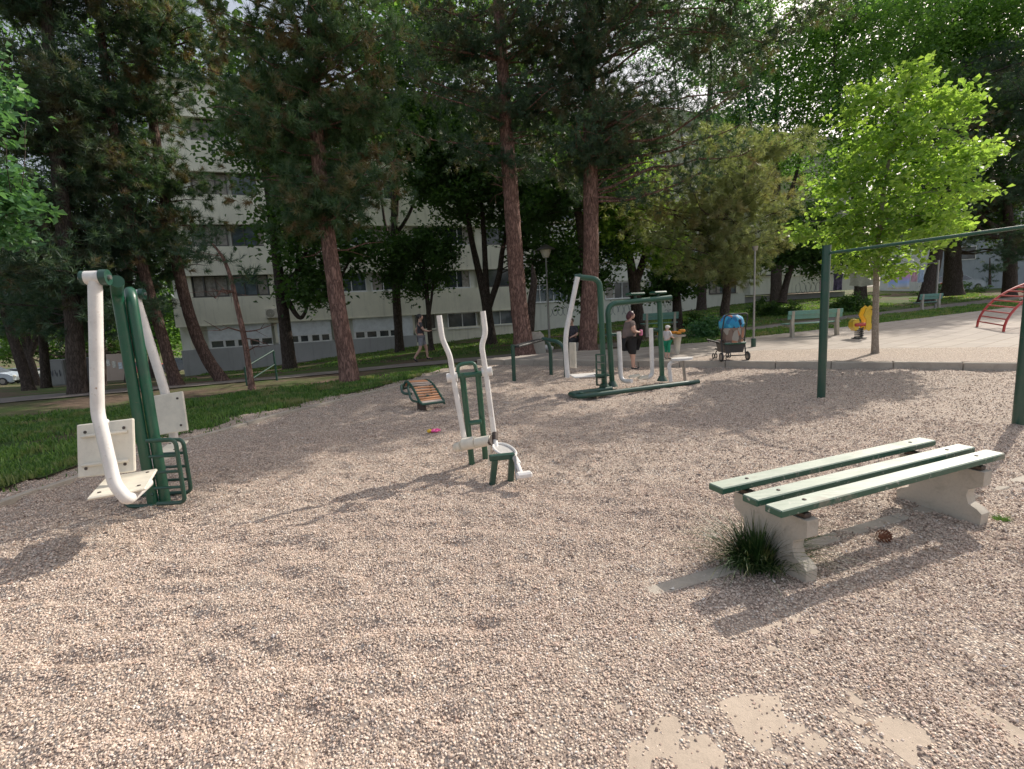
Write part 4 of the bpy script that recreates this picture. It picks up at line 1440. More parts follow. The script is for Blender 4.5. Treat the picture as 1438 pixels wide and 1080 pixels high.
def climber():
    a, b = G(1372, 459, PZ), G(1409, 466, PZ)
    t = thing('climbing_frame', a, 'red arched ladder climbing frame at the right edge of the pavement', 'climbing frame')
    Wd = (b - a); A = norm(V3(1, .15, 0))
    def rail(o, sz):
        P = []
        for k in range(27):
            th = k / 26 * math.pi
            P.append(V3(o[0], o[1], o[2]) + A * (1 - math.cos(th)) * 3.3 + ZU * (1.5 * math.sin(th) if k not in (0, 26) else 0))
        return P
    r0, r1 = rail(a, 1), rail(b, 1)
    for r in (r0, r1): MB().tube(r, .035, 10).build('side_rail', M['red'], t)
    for k in range(1, 26):
        MB().tube([r0[k], r1[k]], .022, 8).build('rung', M['red'], t)


climber()


def stroller():
    g = G(1026, 506, PZ); g[2] = g[2]; D = g[1]; s = D / FPX
    t = thing('baby_stroller', g, 'baby stroller with blue patterned hood and brown seat parked on the pavement', 'stroller')
    c = V3(*g); X = V3(1, 0, 0); Yy = V3(0, 1, 0)
    def P(px, py, dy=0): q = at(px, py, D + dy); return q
    hood = paint('blue_hood', (.02, .22, .42), .8, .6, (.4, .5, .55), 22, chip=(.02, .03, .05), coat=0)
    brown = paint('brown_fabric', (.13, .08, .06), .85, .6, (.40, .14, .08), 16, chip=(.4, .33, .25), coat=0)
    fr = MB()
    for sx in (-1, 1):
        xx = .27 * sx
        fr.tube(rnd([c + V3(xx, -.18, .12), c + V3(xx * 1.02, -.1, .55), c + V3(xx, -.25, 1.02), c + V3(xx * .9, -.28, 1.08)], .1, 4), .016, 8)
        fr.tube([c + V3(xx * .95, -.15, .5), c + V3(xx * .6, .5, .12)], .014, 8)
    fr.tube(rnd([c + V3(-.25, -.28, 1.07), c + V3(-.2, -.33, 1.1), c + V3(.2, -.33, 1.1), c + V3(.25, -.28, 1.07)], .05, 3), .018, 8)
    fr.tube([c + V3(-.28, -.18, .13), c + V3(.28, -.18, .13)], .014, 8)
    fr.tube([c + V3(-.22, .1, .42), c + V3(-.55, .05, .52), c + V3(-.48, .1, .46)], .02, 8)
    fr.build('frame', M['black'], t)
    def blotch(name, stops, sc):
        m = NT(name); vo = m.n('ShaderNodeTexVoronoi'); vo.inputs['Scale'].default_value = sc; m.l(m.mapping(m.coord(), (1, 1, .55)), vo.inputs['Vector'])
        sep = m.n('ShaderNodeSeparateColor'); m.l(vo.outputs['Color'], sep.inputs[0])
        return m.end(m.bsdf(m.ramp(sep.outputs[0], stops, 'CONSTANT'), .8))
    hood = blotch('hood_print', [(0., (.02, .26, .5)), (.28, (.015, .02, .04)), (.45, (.05, .38, .6)), (.62, (.02, .16, .36)), (.8, (.3, .42, .5)), (.92, (.3, .08, .05))], 13)
    brown = blotch('seat_print', [(0., (.13, .09, .07)), (.3, (.20, .14, .11)), (.55, (.10, .07, .06)), (.75, (.38, .16, .09)), (.88, (.32, .30, .26))], 11)
    MB().ball(c + V3(0, -.02, .86), (.29, .27, .25), 22, 16, lambda d: 1 + .03 * math.cos(9 * math.atan2(d[2], d[0])) if d[2] > -.1 else .97).build('hood', hood, t)
    m_ = MB(); vs = []; fs = []
    for i in range(9):
        a = math.pi * (i / 8 - .5)
        for z, w in ((.44, .23), (.62, .27), (.78, .29)): vs.append(c + V3(math.sin(a) * w, -.08 - math.cos(a) * .2, z))
    for i in range(8):
        for k in range(2): q = i * 3 + k; fs.append((q, q + 3, q + 4, q + 1))
    m_.add(vs, fs).build('backrest', brown, t)
    MB().box(c + V3(0, .2, .44), (.42, .42, .08), bev=.03).build('seat', brown, t)
    m_ = MB(); m_.prism([(-.25, .42), (.25, .42), (.2, .2), (-.2, .2)], c + V3(0, -.2, 0), X, ZU, Yy, .45); m_.build('basket', M['black'], t)
    MB().box(c + V3(0, .45, .25), (.34, .14, .03), bev=.01).build('footrest', M['black'], t)
    MB().tube([c + V3(-.24, -.24, .42), c + V3(.24, -.24, .42)], .025, 8).build('bar', M['green_lit_top'], t)
    for sx in (-1, 1):
        w = thing('wheel', c + V3(.31 * sx, -.2, .11), None, None); w.location = Vector(w.location) - Vector(t.location); w.parent = t
        q = c + V3(.31 * sx, -.2, .11)
        ring = [q + V3(0, math.cos(a) * .09, math.sin(a) * .09) for a in np.linspace(0, 6.283, 21)[:-1]]
        MB().tube(ring, .022, 8, closed=True).build('tyre', M['black'], w); MB().tube([q - X * .015, q + X * .015], .07, 14).build('rim', M['steel'], w)
        for dx in (-.03, .03):
            q = c + V3(.17 * sx + dx, .5, .075)
            ring = [q + V3(0, math.cos(a) * .06, math.sin(a) * .06) for a in np.linspace(0, 6.283, 17)[:-1]]
            MB().tube(ring, .014, 7, closed=True).build('front_wheel', M['black'], t)


stroller()


def street_bits():
    # light pole
    g = G(1058, 487, PZ)
    t = thing('lamp_pole', g, 'thin pale metal pole standing in the grass by the path right of the stroller', 'pole')
    D = g[1]; MB().tube([g - ZU * .1, V3(g[0], g[1], g[2] + 1.2), V3(g[0], g[1], at(1057, 352, D)[2])], [.034, .028, .024], 10).build('shaft', M['steel'], t)
    MB().tube([g - ZU * .1, g + ZU * .25], .07, 10).build('collar', M['green_dark'], t)
    q = V3(g[0], g[1], at(1057, 352, D)[2]); MB().tube([q, q + ZU * .12], [.06, .09], 10).build('lamp_head', M['steel'], t)
    # park lamp with a lantern
    g = G(772, 484); D = g[1]
    t = thing('street_lamp', g, 'slim park lamp with a cone lantern between the two reddish pine trunks', 'street lamp')
    top = at(765, 362, D)
    MB().tube([g - ZU * .2, V3(g[0], g[1], top[2])], [.06, .035], 10).build('pole', M['steel'], t)
    h = V3(g[0], g[1], top[2])
    MB().tube([h, h + ZU * .32], [.12, .25], 12).build('lantern', M['cream'], t)
    MB().tube([h + ZU * .32, h + ZU * .36, h + ZU * .55], [.42, .40, .05], 16).build('lamp_shade', M['frame_dark'], t)
    # handrail at the steps on the left
    a, b = G(347, 541), G(389, 534)
    t = thing('handrail', a, 'thin dark green handrail at the edge of the lawn below the shutters', 'handrail')
    za = at(347, 516, a[1])[2]; zb_ = at(389, 492, b[1])[2]
    for q, z in ((a, za), (b, zb_)): MB().tube([q - ZU * .1, V3(q[0], q[1], z)], .03, 8).build('post', M['green_dark'], t)
    MB().tube([V3(a[0], a[1], za), V3(b[0], b[1], zb_)], .025, 8).build('rail', M['green_dark'], t)
    MB().tube([V3(a[0], a[1], za - .4), V3(b[0], b[1], zb_ - .4)], .02, 8).build('rail', M['green_dark'], t)
    # concrete block beside pine
    g = G(757, 499); D = g[1]
    mb = MB(); mb.prism([(0, -.1), (.62, -.1), (.55, .7), (.45, .82), (.05, .82)], g + V3(-.35, 0, 0), V3(1, 0, 0), ZU, V3(0, 1, 0), .35)
    tag(mb.build('concrete_block', M['concrete'], org=g), 'grey concrete block standing beside the reddish pine trunk', 'concrete block')
    g = G(767, 492); mb = MB(); mb.ball(g + ZU * .08, (.24, .15, .12), 12, 8, lambda d: .75 + .5 * abs(math.sin(d[0] * 5 + d[1] * 4)))
    tag(mb.build('plastic_bag', M['white'], org=g), 'white plastic bag lying on the ground by the concrete block', 'bag')
    # laundry line
    D = 27.0
    l0, l1 = at(1160, 377, D), at(1318, 368, D)
    t = thing('clothesline', l0, 'thin clothesline strung between trees in front of the building', 'clothesline')
    MB().tube([l0 + (l1 - l0) * k / 8 - ZU * .18 * math.sin(math.pi * k / 8) for k in range(9)], .012, 5).build('line', M['steel'], t)
    for q in (l0, l1): MB().tube([V3(q[0], q[1], float(terr(q[0], q[1])) - .1), q + ZU * .1], .05, 8).build('post', M['steel'], t)
    def cloth(name, x0, x1, y0, y1, mat, label, sc=0):
        P = []; n, mm = 12, 8; V = []; F = []
        a, b, c_ = at(x0, y0, D), at(x1, y0 - 1, D), at(x0, y1, D)
        H = a[2] - c_[2]
        for i in range(n + 1):
            for j in range(mm + 1):
                q = a + (b - a) * i / n - ZU * H * (j / mm) * (1 + sc * (.1 - .1 * abs(2 * i / n - 1)))
                q = q + V3(0, .05 * math.sin(i * 1.1) * (j / mm) + .02 * math.sin(i * 2.3 + j), 0); V.append(q)
        for i in range(n):
            for j in range(mm):
                k = i * (mm + 1) + j; F.append((k, k + 1, k + mm + 2, k + mm + 1))
        tag(MB().add(V, F).build(name, mat, org=a), label, 'laundry', 'laundry on the clothesline')
    rb = NT('rainbow_cloth'); z = rb.n('ShaderNodeSeparateXYZ'); rb.l(rb.coord('Generated'), z.inputs[0])
    c = rb.ramp(z.outputs[2], [(0., (.55, .45, .2)), (.15, (.45, .5, .6)), (.35, (.3, .45, .75)), (.55, (.5, .3, .6)), (.72, (.65, .3, .45)), (.85, (.6, .42, .3)), (1., (.6, .48, .25))])
    cloth('towel', 1248, 1279, 379, 406, rb.end(rb.bsdf(c, .9)), 'striped pink, blue and yellow towel hanging on the clothesline')
    cloth('towel', 1194, 1228, 381, 401, plain('beige_cloth', (.33, .33, .24), .9, .15, 9), 'wide beige sheet hanging on the clothesline', 1)
    cloth('towel', 1281, 1289, 379, 396, plain('pink_cloth', (.6, .36, .42), .9, .15, 9), 'small pink cloth hanging on the clothesline')
    cloth('towel', 1290, 1298, 378, 397, plain('pale_blue_cloth', (.42, .52, .65), .9, .15, 9), 'pale blue cloth at the right end of the clothesline')
    cloth('towel', 1171, 1184, 379, 408, plain('purple_cloth', (.12, .1, .16), .9, .9, 3), 'dark purple patterned cloth at the left end of the clothesline')
    # toy on tray
    g = G(951, 497, PZ); c = V3(*g)
    t = thing('tray_table', c, 'small round tray on a tapered white stand between the child and the stroller', 'small table')
    MB().tube([c, c + ZU * .5], [.055, .12], 16).build('stand', M['cream'], t)
    MB().tube([c + ZU * .5 - V3(.2, 0, 0), c + ZU * .54 - V3(.2, 0, 0)], .42, 20).build('tray', M['steel'], t)
    k = MB(); rr = random.Random(4)
    for i in range(9): k.box(c + V3(-.5 + .085 * i, rr.uniform(-.12, .12), .59 + rr.uniform(0, .06)), (.13, .14, .08), bev=.02)
    o = k.build('toy_truck', M['orange'], org=c + ZU * .55)
    tag(o, 'orange and yellow plastic toy lying on the round tray', 'toy')
    # pink toy flower on gravel
    g = G(609, 609); c = V3(g[0], g[1], .02)
    t = thing('toy_flower', c, 'pink and yellow plastic toy lying on the gravel near the sit-up bench', 'toy')
    pk = plain('pink_plastic', (.8, .08, .3), .4, .1); m_ = MB()
    for i in range(5):
        a = i * 1.257; m_.ball(c + V3(.04 * math.cos(a) + .03, .04 * math.sin(a), .02), (.03, .03, .02), 8, 6)
    m_.build('petals', pk, t); MB().ball(c + V3(-.05, -.01, .02), (.04, .03, .025), 8, 6).build('centre', M['yellow'], t)
    # pine cone by bench
    g = G(1240, 762); c = V3(g[0], g[1], .035)
    cone = MB(); ga = 2.39996
    for i in range(70):
        tt = i / 70; th = i * ga; rr_ = .028 * math.sin(math.pi * (.12 + .8 * tt)) + .006
        p = c + V3((tt - .5) * .075, math.cos(th) * rr_, math.sin(th) * rr_)
        d = norm(V3(.25, math.cos(th), math.sin(th))); s = norm(np.cross(d, V3(1, 0, 0)))
        cone.add([p - s * .009, p + s * .009, p + d * .016 + V3(.004, 0, 0), p + V3(-.004, 0, 0)], [(0, 1, 2), (0, 2, 3), (1, 3, 2)])
    cone.ball(c, (.034, .018, .018), 8, 6)
    tag(cone.build('pine_cone', plain('cone_brown', (.16, .06, .03), .8, .4, 60), org=c), 'open brown pine cone on the gravel in the shadow of the foreground bench', 'pine cone')


street_bits()


def twigs():
    spots = [(448, 912, 16, 20, .055), (402, 985, 22, -35, .09), (700, 800, 14, 40, .07), (712, 738, 12, 10, .06), (775, 875, 18, 35, .08), (730, 1012, 16, 5, .07), (905, 1022, 14, 60, .06),
             (1180, 745, 10, 15, .06), (1290, 800, 12, 70, .05), (560, 745, 12, 30, .05), (300, 800, 14, 160, .05), (1120, 955, 12, 110, .05), (1365, 930, 14, 30, .06), (610, 690, 10, 90, .04), (250, 930, 14, 45, .05)]
    base = None
    for i, (px, py, s, an, L) in enumerate(spots):
        g = G(px, py); z = float(bedz(g[0], g[1])) + .012
        if base is None:
            mb = MB(); mb.tube([V3(-.5, 0, 0), V3(-.2, .04, .02), V3(.15, -.02, .02), V3(.5, .03, .0)], [.05, .045, .04, .02], 6)
            mb.tube([V3(.1, 0, .02), V3(.28, .16, .04)], [.03, .012], 5)
            base = mb.build('twig', M['twig']); o = base
            tag(o, 'short dry twig lying on the gravel', 'twig', 'dry twigs scattered on the gravel')
        else:
            o = base.copy(); col.objects.link(o)
        o.location = (g[0], g[1], z); o.scale = (L, L, L * .8); o.rotation_euler = (0, 0, R(an))
    # wood chips and dead leaves
    n = 900; r = np.sqrt(rng.uniform(1, 90, n)); th = rng.uniform(-.95, .95, n); x = r * np.sin(th); y = r * np.cos(th)
    k = inpoly(x, y, play); x, y = x[k], y[k]; n = len(x)
    L = rng.uniform(.006, .02, n); w = L * rng.uniform(.12, .4, n); a = rng.uniform(0, 6.28, n); z = bedz(x, y) + .013
    c, s = np.cos(a), np.sin(a)
    q = [(-1, -1), (1, -1), (1, 1), (-1, 1)]
    V = np.stack([np.stack([x + c * L * i - s * w * j, y + s * L * i + c * w * j, z + .004 * (i * j)], -1) for i, j in q], 1).reshape(-1, 3)
    m = NT('litter'); at_ = m.n('ShaderNodeAttribute', attribute_name='tint')
    cc = m.ramp(at_.outputs['Fac'], [(0, (.10, .06, .04)), (.5, (.3, .2, .13)), (.8, (.55, .45, .33)), (1, (.7, .66, .6))])
    o = bulk('litter', V, np.arange(4 * n).reshape(-1, 4), m.end(m.bsdf(cc, .8)), tint=rng.random(n))
    tag(o, 'small wood chips and dry leaf scraps strewn over the gravel', 'litter', kind='stuff')


twigs()

# ================================================================== TREES
def trunk_mesh(mb, pts, rads, seg=18, rough=.05, step=.16, flare=.35):
    P = [np.asarray(p, float) for p in pts]; Q = []; Rr = []
    for i in range(len(P) - 1):
        p0 = P[max(i - 1, 0)]; p1 = P[i]; p2 = P[i + 1]; p3 = P[min(i + 2, len(P) - 1)]
        n = max(2, int(np.linalg.norm(p2 - p1) / step))
        for k in range(n):
            t = k / n
            Q.append(.5 * ((2 * p1) + (-p0 + p2) * t + (2 * p0 - 5 * p1 + 4 * p2 - p3) * t * t + (-p0 + 3 * p1 - 3 * p2 + p3) * t ** 3))
            Rr.append(rads[i] * (1 - t) + rads[i + 1] * t)
    Q.append(P[-1]); Rr.append(rads[-1])
    o = len(mb.v); seed = random.random() * 50
    mb.tube(Q, Rr, seg, cap=False)
    for i in range(len(Q)):
        for k in range(seg):
            j = o + i * seg + k; v = np.array(mb.v[j]); d = v - Q[i]
            a = k / seg * 8
            f = 1 + rough * (vnoise(a * 1.0 + seed, Q[i][2] * 1.1 + seed, .8) * 2 - 1) + rough * .8 * (vnoise(a * 3 + seed, Q[i][2] * 4 + seed, .9) * 2 - 1)
            h = Q[i][2] - Q[0][2]
            if flare: f += flare * math.exp(-max(h, 0) / (.9 * rads[0] + .05)) * (1 + .35 * math.sin(k / seg * 2 * math.pi * 4 + seed))
            mb.v[j] = tuple(Q[i] + d * f)
    return Q


def foliage(C, kind, cl_r, per, size, needles=22, flat=.5, spread=1.0):
    K = len(C)
    if kind == 'pine':
        n = K * per
        base = np.repeat(C, per, 0); off = rng.normal(0, 1, (n, 3)) * cl_r * np.array([1, 1, flat])
        T = base + off
        td = off / (np.linalg.norm(off, axis=1, keepdims=True) + 1e-6) + unit(n) * .5 + np.array([0, 0, .35]); td /= np.linalg.norm(td, axis=1, keepdims=True)
        tint = np.repeat(np.clip(np.repeat(rng.random(K), per) * .35 + rng.random(n) * .65, 0, 1), needles)
        P = np.repeat(T, needles, 0) + np.repeat(td, needles, 0) * rng.uniform(-.10, .06, (n * needles, 1))
        d = np.repeat(td, needles, 0) * .75 + unit(n * needles) * .8; d /= np.linalg.norm(d, axis=1, keepdims=True)
        s = np.cross(d, unit(n * needles)); s /= np.linalg.norm(s, axis=1, keepdims=True) + 1e-6
        L = size * rng.uniform(.7, 1.2, (n * needles, 1)); w = size * .045
        V = np.stack([P - s * w, P + s * w, P + d * L], 1).reshape(-1, 3)
        return V, np.arange(len(V)).reshape(-1, 3), tint
    n = K * per
    rad = np.repeat(rng.uniform(.6, 1.3, K), per)[:, None]
    T = np.repeat(C, per, 0) + rng.normal(0, 1, (n, 3)) * cl_r * rad * np.array([1, 1, flat])
    nn = unit(n) * .75 + np.array([0, 0, .8]); nn /= np.linalg.norm(nn, axis=1, keepdims=True)
    a = np.cross(nn, unit(n)); a /= np.linalg.norm(a, axis=1, keepdims=True) + 1e-6
    b = np.cross(nn, a); s = size * rng.uniform(.6, 1.25, (n, 1))
    fold = nn * s * .18
    # lobed kite of two quads
    V = np.stack([T - a * s * .55, T - a * s * .05 + b * s * .42 + fold, T + a * s * .6, T - a * s * .05 - b * s * .42 + fold], 1).reshape(-1, 3)
    tint = np.clip(np.repeat(rng.random(K), per) * .55 + rng.random(n) * .45, 0, 1)
    return V, np.arange(len(V)).reshape(-1, 4), tint


def cloud(px, py, D, rx, ry, rd, n, shell=.35):
    """points inside an ellipsoid of the crown"""
    c = at(px, py, D); s = D / FPX
    u = unit(n) * (rng.random(n) ** shell)[:, None]
    return c + u * np.array([rx * s, rd, ry * s])


def tree(name, label, group, trunks, clouds, kind, mat, barkm, cl_r=.4, per=8, size=.16, limbs=60, needles=22, flat=.5, rough=.05, limb_r=.03, flare=.35, seg=16, droop=.15, dead=0, cat='tree', shade_clouds=()):
    base = np.asarray(trunks[0][0][0], float)
    t = thing(name, base, label, cat, group)
    mb = MB(); TQ = []
    for pts, rads in trunks:
        q = trunk_mesh(mb, pts, rads, seg, rough, flare=flare if pts is trunks[0][0] else 0); TQ += [np.asarray(x) for x in q]
        flare = 0
    TQ = np.array(TQ)
    if kind == 'pine' and clouds:
        CC = []
        for c in clouds:
            nb = max(2, int(c[6] / 4.2)); tips = cloud(*c[:6], nb, .25)
            for tip in tips:
                dh = np.hypot(TQ[:, 0] - tip[0], TQ[:, 1] - tip[1])
                cost = np.abs(TQ[:, 2] - (tip[2] - .12 * dh)) + dh * .5 + np.where(TQ[:, 2] < base[2] + 1.8, 5, 0)
                o = TQ[np.argmin(cost)]; L = np.linalg.norm(tip - o)
                if L < .35: CC.append(tip); continue
                k = 7; P = []; sag = rng.uniform(-.10, .06) * L; side = np.cross(norm(tip - o), ZU) * rng.normal(0, .06) * L
                for j in range(k + 1):
                    q = j / k; P.append(o + (tip - o) * q + (ZU * sag + side) * math.sin(math.pi * q) + rng.normal(0, .01 * L, 3) * (0 < j < k))
                r0 = min(limb_r * (.7 + .3 * L), .085)
                mb.tube(P, [r0 * (1 - .8 * j / k) for j in range(k + 1)], 6, cap=False)
                m_ = 5; f0 = max(.35, 1 - 2.2 / L) if L > 1 else .5
                for q in np.linspace(f0, 1.0, m_):
                    i0 = min(int(q * k), k - 1); pt = P[i0] + (P[i0 + 1] - P[i0]) * (q * k - i0)
                    cc = pt + rng.normal(0, 1, 3) * np.array([1, 1, .35]) * (.10 + .16 * (1 - abs(q - .75))) * (cl_r / .3); CC.append(cc)
                    if np.linalg.norm(cc - pt) > .08: mb.tube([pt, (pt + cc) / 2 + ZU * .02, cc], [r0 * .3, r0 * .22, r0 * .12], 4, cap=False)
        C = np.array(CC); limbs = 0
    else:
        C = np.concatenate([cloud(*c) for c in clouds]) if clouds else np.zeros((0, 3))
    for cc, rr_, n_ in shade_clouds:  # added clumps, placed for the shade they cast
        C = np.concatenate([C, np.array(cc) + unit(n_) * (rng.random(n_) ** .4)[:, None] * np.array(rr_)])
    if len(C):
        g = terr(C[:, 0], C[:, 1]); C = C[C[:, 2] > g + .5]
    if shade_clouds: limbs = 60
    if limbs and len(C):
        for i in rng.permutation(len(C))[:limbs]:
            c = C[i]; d = np.linalg.norm((TQ - c) * np.array([1, 1, 1.0]), axis=1) + np.where(TQ[:, 2] > c[2] + .2, 3., 0) + np.where(TQ[:, 2] < base[2] + 1.6, 4, 0)
            o = TQ[np.argmin(d)]; L = np.linalg.norm(c - o)
            if L < .3: continue
            k = 5; P = []
            jit = rng.normal(0, .05 * L, 3)
            for j in range(k + 1):
                s = j / k; P.append(o + (c - o) * s + jit * math.sin(math.pi * s) + np.array([0, 0, droop * L * math.sin(math.pi * s)]) + rng.normal(0, .012 * L, 3) * (0 < j < k))
            r0 = min(limb_r * (.6 + .18 * L), .09)
            mb.tube(P, [r0 * (1 - .75 * j / k) for j in range(k + 1)], 6, cap=False)
            for q in range(2):      # side twigs
                s0 = P[3 + q % 2]; e = s0 + rng.normal(0, .22 * L * .5, 3) + (c - o) * .12
                mb.tube([s0, (s0 + e) / 2 + rng.normal(0, .03, 3), e], [r0 * .35, r0 * .25, r0 * .1], 4, cap=False)
    for i in range(dead):           # bare dead branches on the trunk
        h = TQ[int(len(TQ) * rng.uniform(.25, .7))]; a = rng.uniform(0, 6.28); L = rng.uniform(.4, 1.5)
        d = np.array([math.cos(a), math.sin(a), rng.uniform(-.25, .25)]); P = [h + d * L * s + rng.normal(0, .05, 3) * (s > 0) for s in (0, .3, .6, 1)]
        mb.tube(P, [.022, .017, .012, .004], 5, cap=False)
        for q in (1, 2): mb.tube([P[q], P[q] + rng.normal(0, .2, 3) + d * .15], [.009, .003], 4, cap=False)
    mb.build('trunk', barkm, t, angle=70)
    if len(C):
        V, F, T = foliage(C, kind, cl_r, per, size, needles, flat)
        bulk('crown', V, F, mat, t, tint=T)
    return t


def tp(pts, D, dd=0.0):
    """trunk points from survey directions at depth D"""
    return [at(x, y, D + dd * i) for i, (x, y) in enumerate(pts)]


def pines():
    GP = 'tall pines around the play area'
    # pine at the edge of the lawn
    g = G(492, 538); D = g[1]
    tree('pine_tree', 'tall pine with flaking red brown trunk growing at the edge of the lawn', GP,
         [(tp([(493, 545), (488, 510), (480, 460), (469, 390), (458, 310), (448, 230), (443, 150), (440, 60), (438, -60), (436, -200)], D), [.23, .22, .205, .195, .18, .165, .15, .13, .10, .05])],
         [(440, 230, D, 120, 70, 1.8, 55), (525, 270, D - .4, 50, 30, .8, 16), (395, 290, D - .5, 45, 30, .9, 12), (375, 200, D + .3, 45, 45, 1.2, 20), (480, 120, D, 110, 70, 2.2, 60), (360, 110, D, 90, 70, 2, 50), (430, 0, D, 150, 80, 2.5, 90), (545, 190, D, 40, 50, 1.4, 20),
          (420, -130, D, 140, 100, 2.4, 60), (425, 305, D - .2, 50, 26, .9, 13), (400, 250, D - .8, 45, 28, .7, 12), (480, 270, D - .9, 45, 26, .6, 12), (530, 50, D, 60, 60, 1.5, 26)],
         'pine', M['pine'], M['pine_bark'], .30, 6, .19, limbs=130, needles=62, flat=.6, limb_r=.022, dead=12, rough=.07)
    # two big pines by the pavement
    D = 17.0
    tree('pine_tree', 'tallest pine with bare reddish trunk and split bark beside the concrete block', GP,
         [(tp([(737, 505), (734, 480), (729, 430), (722, 340), (715, 240), (710, 180), (706, 100), (700, 0), (697, -90), (695, -220)], D), [.36, .33, .30, .27, .24, .22, .2, .17, .14, .06])],
         [(730, 150, D, 80, 45, 2.0, 36), (640, 160, D, 90, 70, 2.0, 40), (700, 30, D, 130, 80, 2.8, 85), (770, 200, D, 60, 40, 2, 22), (690, -90, D, 160, 90, 3, 80), (600, 60, D, 60, 80, 2, 34), (790, 120, D, 70, 70, 2.2, 40)],
         'pine', M['pine_dark'], M['pine_bark'], .33, 10, .2, limbs=80, needles=30, flat=.55, limb_r=.026, dead=14, rough=.07)
    D = 16.9
    tree('pine_tree', 'broad pine whose sunlit olive crown reaches far right over the woman and the stroller', GP,
         [(tp([(824, 503), (825, 480), (829, 400), (830, 306), (829, 211), (828, 120), (826, 30), (824, -80), (822, -220)], D), [.34, .31, .28, .25, .23, .2, .17, .14, .06])],
         [(880, 60, D, 130, 100, 3.0, 130), (860, 190, D - .3, 100, 60, 2.2, 60), (960, 170, D - .4, 90, 90, 2.4, 85), (800, 120, D, 70, 80, 2.0, 40), (900, -90, D, 170, 110, 3.2, 110), (780, 0, D, 80, 80, 2, 40), (830, 240, D + .5, 60, 30, 1.4, 14)],
         'pine', M['pine_dark'], M['pine_bark'], .33, 10, .2, limbs=110, needles=30, flat=.55, limb_r=.03, dead=10, rough=.07,
         shade_clouds=[((7.5, 15.4, 11.2), (2.1, 1.5, 1.0), 75), ((10.0, 16.1, 11.0), (1.7, 1.3, .9), 36), ((12.6, 15.5, 11.2), (1.8, 1.3, .8), 22), ((5.4, 13.6, 10.8), (1.9, 1.2, .8), 40), ((7.0, 16.5, 9.4), (2.4, 1.6, .8), 50), ((7.2, 14.9, 12.0), (2.2, 1.8, .7), 90), ((9.0, 16.3, 12.4), (1.5, 1.3, .7), 60), ((5.2, 13.9, 12.0), (2.0, 1.2, .7), 60)])  # extra crown clumps mostly above view, added to shade the gravel
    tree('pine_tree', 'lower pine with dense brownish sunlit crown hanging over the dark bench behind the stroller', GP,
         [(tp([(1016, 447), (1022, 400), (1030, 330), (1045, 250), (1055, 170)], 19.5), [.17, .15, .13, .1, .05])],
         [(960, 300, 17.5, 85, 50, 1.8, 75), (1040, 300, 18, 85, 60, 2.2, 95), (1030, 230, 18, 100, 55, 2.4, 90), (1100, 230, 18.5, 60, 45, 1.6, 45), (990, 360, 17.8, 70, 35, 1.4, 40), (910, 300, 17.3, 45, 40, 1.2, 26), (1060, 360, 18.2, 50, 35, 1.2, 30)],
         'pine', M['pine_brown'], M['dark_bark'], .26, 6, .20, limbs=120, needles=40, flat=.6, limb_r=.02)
    # left group
    D = 15.6
    tree('pine_tree', 'leaning pine with twisted red brown trunk before the left corner of the apartment block', GP,
         [(tp([(318, 545), (306, 525), (292, 505), (273, 463), (255, 400), (240, 320), (222, 220), (208, 110), (198, 0), (190, -120)], D), [.20, .19, .18, .17, .16, .15, .13, .11, .09, .05])],
         [(225, 270, D - .6, 60, 70, 1.6, 52), (190, 330, D, 80, 60, 1.5, 45), (240, 350, D - .4, 40, 40, 1.0, 16), (180, 180, D, 90, 80, 2.2, 70), (200, 40, D, 110, 90, 2.5, 90), (200, -110, D, 120, 80, 2.5, 50), (290, 50, D, 60, 40, 1.6, 30), (262, 130, D, 30, 40, 1.2, 12)],
         'pine', M['pine'], M['brown_bark'], .33, 6, .20, limbs=120, needles=54, flat=.6, limb_r=.022, dead=12, rough=.07)
    D = 14.6
    tree('pine_tree', 'dark trunked pine rising right behind the chest press machine', GP,
         [(tp([(252, 548), (240, 515), (226, 465), (207, 400), (188, 330), (168, 230), (150, 120), (138, 0), (130, -120)], D), [.165, .155, .15, .14, .13, .115, .1, .08, .04])],
         [(130, 300, D, 80, 60, 1.8, 55), (100, 200, D, 100, 70, 2.0, 75), (120, 60, D, 110, 90, 2.4, 95), (60, 340, D, 60, 50, 1.5, 34), (150, 380, D, 60, 40, 1.0, 24), (120, -80, D, 120, 70, 2.4, 50)],
         'pine', M['pine_dark'], M['brown_bark'], .3, 10, .2, limbs=80, needles=30, flat=.6, limb_r=.022, dead=8, rough=.07)
    D = 13.6
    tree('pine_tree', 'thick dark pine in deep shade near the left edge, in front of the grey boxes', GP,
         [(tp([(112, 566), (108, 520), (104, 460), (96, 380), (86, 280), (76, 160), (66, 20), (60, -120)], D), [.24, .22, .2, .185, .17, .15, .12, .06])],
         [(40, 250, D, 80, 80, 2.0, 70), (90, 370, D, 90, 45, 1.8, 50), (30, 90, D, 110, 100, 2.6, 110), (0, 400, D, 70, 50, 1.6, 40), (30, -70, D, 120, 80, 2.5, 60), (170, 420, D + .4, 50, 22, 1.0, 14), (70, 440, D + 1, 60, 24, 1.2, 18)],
         'pine', M['pine_dark'], M['dark_bark'], .3, 11, .2, limbs=80, needles=30, flat=.6, limb_r=.024, dead=8)
